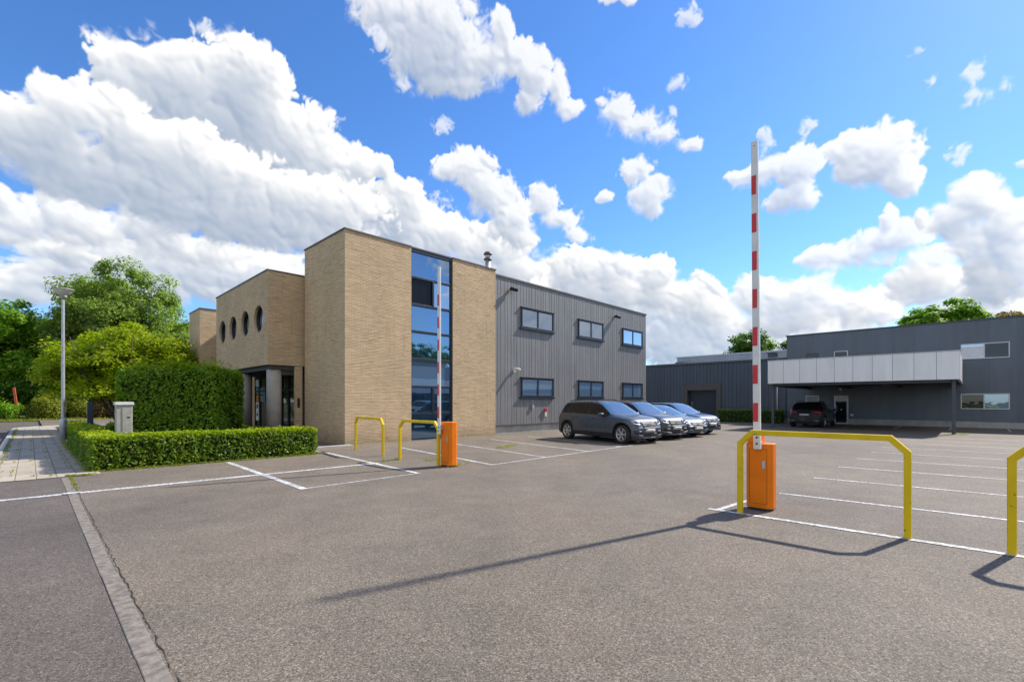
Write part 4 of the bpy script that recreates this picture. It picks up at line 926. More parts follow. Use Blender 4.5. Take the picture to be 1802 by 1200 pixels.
def bush(label, loc, rx, ry, h, mat, n, leaf, group=None, name='shrub', nclus=22):
    V = []
    for k in range(nclus):
        t = RNG.random()*2*math.pi; r = math.sqrt(RNG.random()); c = np.array([rx*.75*r*math.cos(t), ry*.75*r*math.sin(t), h*(.25+.55*RNG.random()*(1-.4*r))])
        m_ = n//nclus; d = RNG.normal(size=(m_, 3)); d /= np.linalg.norm(d, axis=1, keepdims=True)
        P = c+d*np.array([rx, ry, h])*.30*(RNG.random((m_, 1))**.4)*RNG.uniform(.7, 1.3)
        P[:, 2] = np.clip(P[:, 2], .03, None)
        V.append(leaf_quads(P, d*.6+np.array([0, 0, .7])+RNG.normal(0, .5, (m_, 3)), leaf*RNG.uniform(.6, 1.3, m_), .5))
    o = empty(name, loc); tag(o, label, 'shrub', group)
    leaf_mesh('foliage', np.concatenate(V), [mat], o)
    mb = MB()
    for k in range(6):
        t = RNG.random()*6.28; mb.tube([(0, 0, -.1), (rx*.25*math.cos(t), ry*.25*math.sin(t), h*.4), (rx*.5*math.cos(t), ry*.5*math.sin(t), h*.75)], [.05, .03, .01], 5)
    mb.build('stem', MAT['bark'], o)
    return o

def tree(label, loc, crowns, nclus, per, leaf, mat, clus_r, trunk_r, group=None, flat=.6, name='tree', stems=1, asp=.5, fork=.35, limbs=26, up=.75):
    """crowns: ellipsoids (cx, cy, cz, rx, ry, rz); leaf clumps spread through them, limbs run to the clumps"""
    vol = np.array([c[3]*c[4]*c[5] for c in crowns]); pick = RNG.choice(len(crowns), nclus, p=vol/vol.sum())
    CL = []; V = []
    for k in range(nclus):
        c = crowns[pick[k]]; d = RNG.normal(size=3); d /= np.linalg.norm(d)
        if d[2] < -.5: d[2] *= -.6
        r = (.30+.70*RNG.random()**.45)*(1+.10*RNG.normal())
        p = np.array(c[:3])+d*np.array(c[3:])*r; CL.append(p)
        m_ = int(per*RNG.uniform(.55, 1.4)); q = RNG.normal(size=(m_, 3)); q /= np.linalg.norm(q, axis=1, keepdims=True)
        cr = clus_r*RNG.uniform(.6, 1.35)
        P = p+q*np.array([cr, cr, cr*flat])*(RNG.random((m_, 1))**.5)
        P[:, 2] += -(.25 if flat < .5 else .08)*cr*((P[:, 0]-p[0])**2+(P[:, 1]-p[1])**2)/(cr*cr)+RNG.normal(0, .04, m_)
        V.append(leaf_quads(P, q*.45+d*.35+np.array([0, 0, up])+RNG.normal(0, .45, (m_, 3)), leaf*RNG.uniform(.6, 1.3, m_), asp, .05))
    o = empty(name, loc); tag(o, label, 'tree', group)
    leaf_mesh('crown', np.concatenate(V), [mat], o)
    mb = MB(); ctr = np.mean(CL, axis=0); top = max(c[2] for c in CL)
    low = min(c[2]-c[5] for c in crowns)
    heads = []
    for s_ in range(stems):
        t = 2*math.pi*s_/max(stems, 1)+.5; off = 0 if stems == 1 else 1
        h1 = np.array([ctr[0]*fork+off*.9*math.cos(t), ctr[1]*fork+off*.9*math.sin(t), max(low*.8, .4)])
        h2 = np.array([ctr[0]*.8+off*2.0*math.cos(t), ctr[1]*.8+off*2.0*math.sin(t), low+(top-low)*.45])
        h3 = np.array([ctr[0]+off*2.4*math.cos(t), ctr[1]+off*2.4*math.sin(t), low+(top-low)*.8])
        mb.tube([(off*.12*math.cos(t), off*.12*math.sin(t), -.2), tuple(h1), tuple(h2), tuple(h3)], [trunk_r*1.25, trunk_r, trunk_r*.6, trunk_r*.2], 10)
        heads += [h1, (h1+h2)/2, h2]
    for k in RNG.choice(len(CL), min(limbs, len(CL)), replace=False):
        e = CL[k]; s0 = min(heads, key=lambda q: np.linalg.norm(q-e)+(0 if q[2] < e[2] else 3))
        mid = (s0+e)/2+np.array([0, 0, .12*np.linalg.norm(e-s0)])
        mb.tube([tuple(s0), tuple(mid), tuple(e)], [trunk_r*.38, trunk_r*.22, trunk_r*.06], 6)
    mb.build('trunk', MAT['bark'], o)
    return o
GT = 'trees beyond the road on the left'
tree('tall grey green tree behind the street lamp, highest crown on the left side', (-43.0, 51.5, -.1), [(0, 0, 9.5, 7.0, 5.5, 6.0), (-4.5, 0, 7.2, 4.4, 4, 4.2), (5.6, 0, 6.6, 4.6, 4, 4.6), (1, 0, 14.0, 4.2, 3, 3.0), (-3.5, 0, 12.5, 3.0, 3, 2.4)], 330, 190, .34, MAT['leaf_pale'], 1.05, .36, GT, name='broadleaf_tree', limbs=60, flat=.85, up=.5)
tree('dark green tree at the left edge behind the leaning stake', (-50.5, 46, -.1), [(0, 0, 6.5, 4.6, 4, 4.6), (1.5, -1, 9.3, 2.6, 2.4, 2.2)], 170, 220, .38, MAT['leaf_bright'], 1.15, .3, GT, name='broadleaf_tree', limbs=30)
tree('dense tree filling the gap between the lamp and left edge', (-48.5, 54, -.1), [(0, 0, 6.5, 5.5, 4, 5.2), (-7, 0, 7, 4.5, 4, 5)], 170, 220, .46, MAT['leaf_mid'], 1.5, .3, GT, name='broadleaf_tree', limbs=24)
tree('drooping grey green tree beside the far brick block', (-38.0, 54.5, -.1), [(0, 0, 6.2, 3.6, 3.2, 4.6), (-1.2, 0, 9.0, 2.2, 2.2, 2.0)], 110, 230, .38, MAT['leaf_pale'], 1.2, .26, GT, name='broadleaf_tree', limbs=24)
tree('low spreading lime green tree with several dark stems behind the hedges', (-21.3, 26.3, 0), [(-.6, 0, 3.7, 3.9, 2.9, 1.6), (-2.4, 0, 2.6, 2.5, 2.2, 1.1), (1.7, .3, 3.4, 2.2, 2.0, 1.3), (0, 0, 4.9, 2.2, 1.8, .9), (.8, -.6, 2.3, 2.4, 2.0, .9)], 230, 210, .20, MAT['leaf_lime'], .85, .085, None, flat=.34, name='spreading_tree', stems=5, limbs=60, up=1.1)
# understory and verge
GS = 'shrubs along the far verge'
bush('dark shrub at the left edge, left of the stake', (-44.6, 41.2, -.1), 1.6, 1.4, 2.0, MAT['leaf_bright'], 2200, .22, GS)
for i, (x, y, rx, h, mt, lb) in enumerate(((-42.6, 42.9, 2.3, 2.5, 'leaf_yellow', 'yellow green reedy shrub just right of the leaning stake'),
        (-41.4, 44.2, 2.1, 2.3, 'leaf_yellow', 'yellow green shrub left of the lamp pole on the verge'),
        (-40.2, 45.6, 2.1, 2.2, 'leaf_red', 'russet tinged shrub just right of the lamp pole'),
        (-38.6, 46.6, 2.2, 2.3, 'leaf_yellow', 'yellow green shrub seen above the dark blue post'),
        (-36.6, 48.2, 2.0, 2.2, 'leaf_bright', 'green verge shrub under the lime tree'))):
    bush(lb, (x, y, -.1), rx, 1.3, h, MAT[mt], 3600, .22, GS)
for x, y, rx, h, lb in ((-48.5, 43.6, 3.0, 4.6, 'dark understory shrub behind the bush at left edge'), (-46.6, 45.6, 3.0, 5.0, 'dark understory shrub behind the leaning stake'), (-44.8, 47.6, 3.0, 4.6, 'dark understory shrub left of the lamp pole'), (-42.6, 49.4, 3.0, 4.8, 'dark understory shrub right of the lamp pole'), (-40.0, 51.6, 3.0, 4.6, 'dark understory shrub behind the lime tree')):
    bush(lb, (x, y, -.1), rx, 2.0, h, MAT['leaf_mid'], 3600, .38, 'dark understory shrubs below the trees')
def far_wood():
    n = 16000; t = RNG.random(n); x = -72+64*t; y = 62+14*t+RNG.normal(0, 1.2, n); top = 6.5+1.6*np.sin(x*.55)+1.1*np.sin(x*1.3+1)
    z = top*RNG.random(n)**.7; d = RNG.normal(0, .6, (n, 3))+[.2, -.6, .6]
    leaf = leaf_quads(np.stack([x, y, z], 1), d, RNG.uniform(.5, 1.0, n), .6)
    tag(leaf_mesh('far_woods', leaf, [MAT['leaf_mid']]), kind='stuff')
far_wood()
# trees behind the buildings
tree('round green tree behind the warehouse, beside the raised arm', (31.6, 62, -.1), [(0, 0, 8.2, 2.7, 2.5, 2.6)], 60, 200, .38, MAT['leaf_mid'], 1.0, .25, None, name='broadleaf_tree', limbs=12)
tree('green tree crown showing above the slate office roof', (45.6, 50, -.1), [(0, 0, 9.4, 3.9, 3.2, 2.9), (-2.2, 0, 8.7, 2.2, 2.2, 2.0), (1.0, 0, 10.2, 2.4, 2, 2.0)], 150, 210, .40, MAT['leaf_bright'], .9, .3, None, name='broadleaf_tree', limbs=14)
tree('russet tree crown above the slate office roof at the right edge', (51.6, 49.5, -.1), [(0, 0, 8.7, 3.6, 2.6, 2.6)], 70, 170, .36, MAT['leaf_red'], .8, .3, None, name='broadleaf_tree', limbs=14)
tree('treetop just clearing the left end of the slate office roof', (31.3, 52.5, -.1), [(0, 0, 7.4, 1.3, 1.3, 1.5)], 18, 110, .26, MAT['leaf_mid'], .6, .2, None, name='broadleaf_tree', limbs=6)
for k, (a, b, r_) in enumerate(((31, -63, 5), (39, -65, 5.5), (47, -63, 5), (56, -66, 5.5))):
    p = W(a, b)
    tree('tree behind the low building across the lot', (p.x, p.y, -.1), [(0, 0, 9.0, r_, r_, 5.5)], 90, 120, .42, MAT['leaf_mid'], 1.3, .3, 'trees across the lot', name='broadleaf_tree', limbs=8)

# weeds: tufts along edges and joints
def weeds():
    P = []
    def along(p, q, n, sp=.05):
        for _ in range(n):
            t = RNG.random(); P.append((p[0]+(q[0]-p[0])*t+RNG.normal(0, sp), p[1]+(q[1]-p[1])*t+RNG.normal(0, sp), 0))
    along((-7.1, -2.36), (-2.0, -2.36), 420, .05); along((-7.22, -2.2), (-7.22, 10), 420, .05)
    for a in (-8.44, -8.13, -7.82, -7.51): along((a, -2.8), (a, 12), 26, .005)
    along((-8.7, -2.6), (-8.7, 24), 260, .05); along((-7.56, -3.0), (-7.56, -5), 30, .012)
    along((-7.6, -2.83), (-7.2, -2.9), 60, .03); along((-1.7, -5.4), (-.9, -5.3), 40, .08); along((-.6, -5.9), (-.4, -6.5), 40, .08); along((-.9, -7.5), (-.2, -7.2), 40, .1)
    along((3.0, -5.0), (4.3, -4.6), 90, .08); along((0, -.05), (2.8, -.05), 50, .03); along((5.2, -.05), (22, .0), 200, .05)
    along((23.2, -16.4), (23.9, -15.9), 70, .12); along((24.5, -18.6), (26.5, -19.4), 260, .14); along((30.6, -6.6), (31.9, -6.6), 60, .1); along((32.2, -10), (32.2, -20), 120, .06)
    P = np.array(P); k = 5; n = len(P)*k
    cen = np.repeat(P, k, 0)+RNG.normal(0, .018, (n, 3))*[1, 1, 0]; cen[:, 2] = .014+RNG.random(n)*.03
    d = RNG.normal(0, 1, (n, 3)); d[:, 2] = RNG.random(n)*.8
    o = leaf_mesh('weeds', leaf_quads(cen, d, RNG.uniform(.02, .06, n), .3), [MAT['leaf_yellow']])
    o.location = (ORG[0], ORG[1], 0); o.rotation_euler.z = ANG; tag(o, kind='stuff')
weeds()
def verge_grass():
    n = 9000; X = np.stack([RNG.uniform(-25, 4, n), RNG.uniform(41.05, 47.5, n), RNG.uniform(-.04, .10, n)], 1)
    d = RNG.normal(0, 1, (n, 3)); d[:, 2] = np.abs(d[:, 2])*.3
    o = leaf_mesh('grass', leaf_quads(X, d, RNG.uniform(.15, .4, n), .25), [MAT['leaf_yellow']])
    o.location = (ORG[0], ORG[1], 0); o.rotation_euler.z = ANG; tag(o, kind='stuff')
verge_grass()
# ------------------------------------------------------------------ cars
def interp(x, xs, ys): return float(np.interp(x, xs, ys))
def smooth_curve(xs, ys, n=240, k=5):
    X = np.linspace(xs[0], xs[-1], n); Y = np.interp(X, xs, ys)
    for _ in range(2):
        P = np.pad(Y, k, mode='edge'); Y = np.convolve(P, np.ones(2*k+1)/(2*k+1), 'valid')
    return X, Y
def make_car(label, paint, loc, heading, P, group=None, rear_view=False):
    """body lofted from cross sections; lights, grille, plates are laid on it by ray casting. x forward, y left"""
    o = empty('parked_car', (loc[0], loc[1], 0), heading); tag(o, label, 'car', group)
    Lh = P['L']/2; H = P['H']; Wd = P['W']/2; xf, xr = P['axle']; rw = P.get('rw', .355); RA = rw+.055
    top = smooth_curve(*zip(*P['top']), k=3); sho = smooth_curve(*zip(*P['shoulder']), k=5); wid = smooth_curve(*zip(*P['width']), k=4)
    ws0, ws1 = P['screen']; rs0, rs1 = P['rear']            # x range of windscreen (top, base) and rear window (base, top)
    dl = P['dlo']                                            # list of side window x ranges
    keys = {-Lh, Lh, ws0, ws1, rs0, rs1, xf-RA, xf+RA, xr-RA, xr+RA}
    for a, b in dl: keys |= {a, b}
    xs = set(round(v, 4) for v in np.arange(-Lh, Lh, .075)) | set(round(Lh-d, 4) for d in (.01, .03, .06, .1, .15)) | set(round(-Lh+d, 4) for d in (.01, .03, .06, .1))
    for c in (xf, xr):
        for t in np.linspace(0, math.pi, 17): xs.add(round(c+RA*math.cos(t), 4))
        xs |= {round(c-RA-.002, 4), round(c+RA+.002, 4)}
    xs = sorted(v for v in xs if all(abs(v-k) > .012 for k in keys if abs(k-xf) > RA+.02 and abs(k-xr) > RA+.02) or True)
    xs = sorted(set(xs) | set(round(k, 4) for k in keys))
    xs = [x for i, x in enumerate(xs) if i == 0 or x-xs[i-1] > .0015]
    def zbot(x):
        base = interp(x, [-Lh, -Lh+.35, xr-RA, xr+RA, xf-RA, xf+RA, Lh-.3, Lh], [.34, .25, .24, .23, .23, .22, .19, .22])
        for c in (xf, xr):
            if abs(x-c) < RA: base = max(base, rw+math.sqrt(max(0, RA*RA-(x-c)**2)))
        return base
    def section(x):
        zt = interp(x, *top); zs = min(interp(x, *sho), zt-.015); w = interp(x, *wid); zb = zbot(x)
        yr = interp(x, *P['_rail']); h = zt-zs; y5 = w*.955; yr = min(yr, y5-.01)
        Rz = zt-min(.05, h*.35)
        zb = min(zb, zs-.08)
        pts = [(w*.86, zb+.0), (w*.975, zb+.004), (w*.998, zb+(zs-zb)*.22), (w*1.0, zb+(zs-zb)*.55), (w*.988, zs-.10*min(1, (zs-zb)/.4)), (w*.972, zs-.03), (y5, zs)]
        A_ = Vector((y5, zs)); B_ = Vector((yr, Rz))
        for t in (.10, .5, .90): pts.append(tuple(A_.lerp(B_, t)))
        pts.append((yr, Rz)); pts.append((yr*.86, zt-min(.018, h*.12))); pts.append((yr*.5, zt-min(.006, h*.03))); pts.append((0, zt))
        return pts
    S = [section(x) for x in xs]; m = len(S[0])
    verts = []; nx = len(xs)
    def vid(i, j, side): return (i*m+j) if side > 0 or j == m-1 else nx*m+i*m+j
    for i, x in enumerate(xs):
        for (y, z) in S[i]: verts.append((x, y, z))
    for i, x in enumerate(xs):
        for (y, z) in S[i]: verts.append((x, -y, z))
    body = []; bmat = []; glass = {'windscreen': [], 'rear_window': []}; sides = {}
    for i in range(nx-1):
        xm = (xs[i]+xs[i+1])/2
        for j in range(m-1):
            for sd_ in (1, -1):
                q = (vid(i, j, sd_), vid(i+1, j, sd_), vid(i+1, j+1, sd_), vid(i, j+1, sd_))
                if sd_ < 0: q = q[::-1]
                tgt = None
                if 7 <= j <= 8:
                    for k, (a, b) in enumerate(dl):
                        if a <= xm <= b: tgt = sides.setdefault((k, sd_), [])
                if j >= 10:
                    if ws0 <= xm <= ws1: tgt = glass['windscreen']
                    elif rs0 <= xm <= rs1: tgt = glass['rear_window']
                if tgt is not None: tgt.append(q)
                else:
                    body.append(q)
                    blk = (j == 0) or (j == 1 and P.get('clad', True)) or (7 <= j <= 8 and dl[0][0]-.05 < xm < dl[-1][1])
                    bmat.append(1 if blk else 0)
    for i in (0, nx-1):
        loop = [vid(i, j, 1) for j in range(m)]+[vid(i, j, -1) for j in range(m-2, -1, -1)]
        body.append(tuple(loop)); bmat.append(0)
    def sub(name, faces, mats, parent, fm=None, smooth=True):
        idx = {}; vs = []; fs = []
        for f in faces:
            g = []
            for v in f:
                if v not in idx: idx[v] = len(vs); vs.append(verts[v])
                g.append(idx[v])
            fs.append(tuple(g))
        mb = MB(); mb.v = vs; mb.f = fs; mb.m = fm or [0]*len(fs); mb.sm = [smooth]*len(fs)
        ob = mb.build(name, mats, parent)
        return ob
    bo = sub('body', body, [paint, MAT['black']], o, bmat)
    es = bo.modifiers.new('e', 'EDGE_SPLIT'); es.split_angle = R(38)
    for nm, fs in glass.items():
        if fs: sub(nm, fs, MAT['screen'] if nm == 'windscreen' else MAT['carglass'], o)
    for key, fs in sides.items(): sub('side_window', fs, MAT['carglass'], o)
    # everything on the skin: cast onto the full shell
    allf = body+[f for g in list(glass.values())+list(sides.values()) for f in g]
    bvh = BVHTree.FromPolygons([Vector(v) for v in verts], allf)
    def patch(name, corners, mat, axis, parent=o, nu=8, nv=4, off=.006, thick=.012, build=True, mb=None, mi=0):
        """corners: 4 points (u, z) in order; axis 'f' front, 'r' rear, 'l'/'R' sides"""
        cs = [Vector(c) for c in corners]; g = []
        for a in range(nu+1):
            for b in range(nv+1):
                s, t = a/nu, b/nv
                p = cs[0]*(1-s)*(1-t)+cs[1]*s*(1-t)+cs[2]*s*t+cs[3]*(1-s)*t
                if axis in 'fr':
                    sg = 1 if axis == 'f' else -1; hit = bvh.ray_cast(Vector((5*sg, p.x, p.y)), Vector((-sg, 0, 0)))
                else:
                    sg = 1 if axis == 'l' else -1; hit = bvh.ray_cast(Vector((p.x, 3*sg, p.y)), Vector((0, -sg, 0)))
                if hit[0] is None:
                    q = bvh.find_nearest(Vector((Lh*(1 if axis == 'f' else -1), p.x, p.y)) if axis in 'fr' else Vector((p.x, Wd*sg, p.y))); hit = (q[0], q[1])
                n_ = hit[1]
                out = Vector((sg, 0, 0)) if axis in 'fr' else Vector((0, sg, 0))
                if n_.dot(out) < 0: n_ = -n_
                g.append((hit[0]+n_*off, hit[0]-n_*thick))
        k = nv+1; vs = [p for p, _ in g]+[q for _, q in g]; N_ = len(g); fs = []
        for a in range(nu):
            for b in range(nv): fs.append((a*k+b, (a+1)*k+b, (a+1)*k+b+1, a*k+b+1))
        rim = [a*k for a in range(nu+1)]+[nu*k+b for b in range(1, nv+1)]+[a*k+nv for a in range(nu-1, -1, -1)]+[b for b in range(nv-1, 0, -1)]
        nf = len(fs)
        for a, b in zip(rim, rim[1:]+rim[:1]): fs.append((a, b, b+N_, a+N_))
        own = mb is None; mb = mb or MB(); mb.add(vs, fs, mi, True)
        for q_ in range(len(fs)-nf): mb.sm[-1-q_] = False
        return mb.build(name, mat, parent) if own and build else mb
    zg0, zg1 = P['grille']; yg = P['gw']
    # front
    gr = patch('grille', [(-yg, zg1), (yg, zg1), (yg*.86, zg0), (-yg*.86, zg0)], MAT['black'], 'f', nu=14, nv=4, off=.006)
    mb = MB()
    for t in (.03, .5, .97):
        z = zg1+(zg0-zg1)*t; w_ = yg*(1-.14*t); patch('x', [(-w_, z+.009), (w_, z+.009), (w_, z-.009), (-w_, z-.009)], None, 'f', nu=14, nv=1, off=.016, mb=mb)
    mb.build('grille_bar', MAT['chrome'], gr)
    hit = bvh.ray_cast(Vector((5, 0, (zg0+zg1)/2)), Vector((-1, 0, 0)))[0]
    M = Matrix.Translation((hit.x+.015, 0, (zg0+zg1)/2)) @ Matrix.Rotation(R(90), 4, 'Y')
    mb = MB(); mb.lathe([(.072, 0), (.085, 0), (.085, .015), (.072, .015), (.072, 0)], 24, 0, M, cap=False)
    for k in range(3):
        Mk = M @ Matrix.Rotation(2*math.pi*k/3+math.pi, 4, 'Z'); mb.add([Mk @ Vector(p) for p in ((.074, 0, .012), (0, .014, .006), (0, -.014, .006))], [(0, 1, 2)])
    mb.build('emblem', MAT['chrome'], gr)
    zh0, zh1 = P['head']; yh0, yh1 = P['hy']
    for s in (1, -1):
        hl = patch('headlight', [(s*yh0, zh1-.045), (s*yh1, zh1), (s*(yh1-.015), zh0+.055), (s*yh0, zh0)], MAT['headlight'], 'f', nu=8, nv=4, off=.008)
        mb = patch('x', [(s*(yh0+.03), zh0+.035), (s*(yh1-.05), zh0+.085), (s*(yh1-.05), zh0+.06), (s*(yh0+.03), zh0+.012)], None, 'f', nu=6, nv=1, off=.013, build=False, mb=MB()); mb.build('light_strip', MAT['galv'], hl)
        mb = patch('x', [(s*(yh0+.10), zh1-.05), (s*(yh0+.24), zh1-.045), (s*(yh0+.24), zh0+.07), (s*(yh0+.10), zh0+.05)], None, 'f', nu=3, nv=3, off=.012, build=False, mb=MB()); mb.build('lens', MAT['darkpane'], hl)
        patch('air_intake', [(s*(yg*.98), .50), (s*(Wd*.80), .52), (s*(Wd*.78), .36), (s*(yg*1.12), .33)], MAT['black'], 'f', nu=6, nv=3, off=.005)
        patch('bumper_blade', [(s*(yg*.9), .325), (s*(Wd*.84), .40), (s*(Wd*.84), .365), (s*(yg*.9), .285)], MAT['chrome'] if P.get('chrome') else MAT['post'], 'f', nu=6, nv=1, off=.02)
    patch('lower_intake', [(-yg*1.0, .42), (yg*1.0, .42), (yg*.9, .30), (-yg*.9, .30)], MAT['black'], 'f', nu=10, nv=3, off=.006)
    patch('bumper_lip', [(-Wd*.72, .255), (Wd*.72, .255), (Wd*.72, .225), (-Wd*.72, .225)], MAT['post'], 'f', nu=10, nv=1, off=.012)
    patch('number_plate', [(-.26, P.get('pz', .57)), (.26, P.get('pz', .57)), (.26, P.get('pz', .57)-.11), (-.26, P.get('pz', .57)-.11)], MAT['plate'], 'f', nu=4, nv=1, off=.022)
    # rear
    zl0, zl1 = P['tail']
    for s in (1, -1):
        patch('tail_light', [(s*.40, zl1-.03), (s*(Wd*.93), zl1), (s*(Wd*.93), zl0), (s*.40, zl0+.04)], MAT['tail'], 'r', nu=8, nv=3, off=.008)
        patch('tail_light_side', [(-Lh+.10, zl1-.005), (-Lh+.36, zl1-.03), (-Lh+.34, zl0+.07), (-Lh+.10, zl0+.03)], MAT['tail'], 'l' if s > 0 else 'R', nu=5, nv=2, off=.007)
        patch('reflector', [(s*Wd*.55, .46), (s*Wd*.86, .47), (s*Wd*.86, .42), (s*Wd*.55, .415)], MAT['chrome'], 'r', nu=4, nv=1, off=.01)
    patch('number_plate', [(-.26, .86), (.26, .86), (.26, .75), (-.26, .75)], MAT['plate'], 'r', nu=4, nv=1, off=.012)
    patch('rear_bumper_trim', [(-Wd*.9, .41), (Wd*.9, .41), (Wd*.84, .30), (-Wd*.84, .30)], MAT['black'], 'r', nu=10, nv=2, off=.008)
    patch('bumper_strip', [(-Wd*.78, .345), (Wd*.78, .345), (Wd*.78, .31), (-Wd*.78, .31)], MAT['galv'], 'r', nu=10, nv=1, off=.014)
    # sides: handles, mirrors, shut lines, sill strip, roof rails
    for s, ax in ((1, 'l'), (-1, 'R')):
        for xh in P['handles']:
            z = interp(xh, *sho)-.10
            patch('door_handle', [(xh-.10, z+.016), (xh+.10, z+.022), (xh+.10, z-.008), (xh-.10, z-.014)], paint, ax, nu=4, nv=1, off=.03)
        mb = MB()
        for xd in P['doors']:
            z1 = interp(xd, *sho)-.005; patch('x', [(xd-.006, z1), (xd+.006, z1), (xd+.006+.03, .34), (xd-.006+.03, .34)], None, ax, nu=1, nv=8, off=.0025, mb=mb)
        patch('x', [(P['doors'][0], .345), (P['doors'][-1]+.03, .345), (P['doors'][-1]+.03, .335), (P['doors'][0], .335)], None, ax, nu=10, nv=1, off=.0025, mb=mb)
        mb.build('door_seam', MAT['black'], o)
        if P.get('chrome'):
            patch('sill_strip', [(xr+RA+.06, .305), (xf-RA-.06, .305), (xf-RA-.06, .28), (xr+RA+.06, .28)], MAT['chrome'], ax, nu=8, nv=1, off=.008)
        xm = P['mirror']; zm = interp(xm, *sho)+.05; ym = interp(xm, *wid)*.955
        mb = MB(); prof = [(0, .02), (.05, .075), (.14, .09), (.21, .075), (.235, .02)]
        vs = []; k = 10
        for d, r_ in prof:
            for q in range(k):
                t = 2*math.pi*q/k; vs.append((xm+.02-.05*d/.2+r_*1.15*math.cos(t), s*(ym+.02+d), zm+.035+r_*.85*math.sin(t)))
        fs = [(a*k+q, a*k+(q+1) % k, (a+1)*k+(q+1) % k, (a+1)*k+q) for a in range(len(prof)-1) for q in range(k)]+[tuple(range(k)), tuple(range((len(prof)-1)*k, len(prof)*k))]
        mb.add(vs, fs, 0, True); mo = mb.build('mirror', MAT['chrome'] if P.get('chrome') else paint, o)
        MB().box(xm-.02, xm+.05, *(sorted((s*(ym-.03), s*(ym+.06)))), zm-.06, zm-.015).build('mirror_stalk', MAT['black'], mo)
        if P.get('rails'):
            x0, x1 = P['rails']; pts = []
            for t in np.linspace(0, 1, 9):
                x = x0+(x1-x0)*t; yr = interp(x, *P['_rail']); zt = interp(x, *top)
                pts.append((x, s*(yr*.93), zt+(.028 if .05 < t < .95 else -.01)))
            MB().tube(pts, .016, 6).build('roof_rail', MAT['chrome'] if P.get('chrome') else MAT['black'], o)
    # underbody and wheels
    mb = MB(); mb.box(-Lh+.3, Lh-.35, -Wd*.66, Wd*.66, .24, .62); mb.box(-.9, .9, -Wd*.9, Wd*.9, .245, .60)
    mb.build('underbody', MAT['black'], o)
    for x in (xf, xr):
        for s in (1, -1):
            yc = s*(Wd-.135); M = Matrix.Translation((x, yc, rw)) @ Matrix.Rotation(R(-90*s), 4, 'X')
            wd_ = .115
            wo = empty('wheel', (0, 0, 0)); wo.parent = o
            MB().lathe([(rw*.70, -wd_), (rw*.93, -wd_), (rw, -wd_*.7), (rw, wd_*.7), (rw*.94, wd_), (rw*.72, wd_*1.0), (rw*.70, wd_*.7), (rw*.70, -wd_)], 36, 0, M, cap=False).build('tyre', MAT['tyre'], wo)
            mb = MB(); mb.lathe([(rw*.705, wd_*.75), (rw*.70, wd_*.98), (rw*.64, wd_*.98), (rw*.63, wd_*.2), (rw*.63, -wd_)], 36, 0, M, cap=False)
            ns = P.get('spokes', 6)
            for k in range(ns):
                for dlt in (-.13, .13):
                    t = 2*math.pi*k/ns+dlt; Mk = M @ Matrix.Rotation(t, 4, 'Z')
                    vs = [Mk @ Vector(p) for p in ((.03, -.020, wd_*.80), (.03, .020, wd_*.80), (rw*.66, .017, wd_*.93), (rw*.66, -.017, wd_*.93), (.03, -.020, wd_*.5), (.03, .020, wd_*.5), (rw*.66, .017, wd_*.6), (rw*.66, -.017, wd_*.6))]
                    mb.add(vs, [(0, 1, 2, 3), (4, 7, 6, 5), (0, 4, 5, 1), (1, 5, 6, 2), (2, 6, 7, 3), (3, 7, 4, 0)])
            mb.lathe([(.065, wd_*.55), (.065, wd_*.86), (.05, wd_*.9), (.005, wd_*.9)], 16, 0, M)
            mb.build('rim', MAT['rim'], wo)
            MB().lathe([(rw*.62, wd_*.30), (rw*.62, wd_*.32)], 28, 0, M).build('brake_disc', MAT['black'], wo)
    return o
def car_paint(name, col, metal=.55):
    m = N(name); v = m.obj()
    c = m.mix(m.noise(v, 300, 1), tuple(q*.85 for q in col), tuple(q*1.15 for q in col))
    return m.finish(c, .45, metal*.35, None, Coat_Weight=.7, Coat_Roughness=.05)
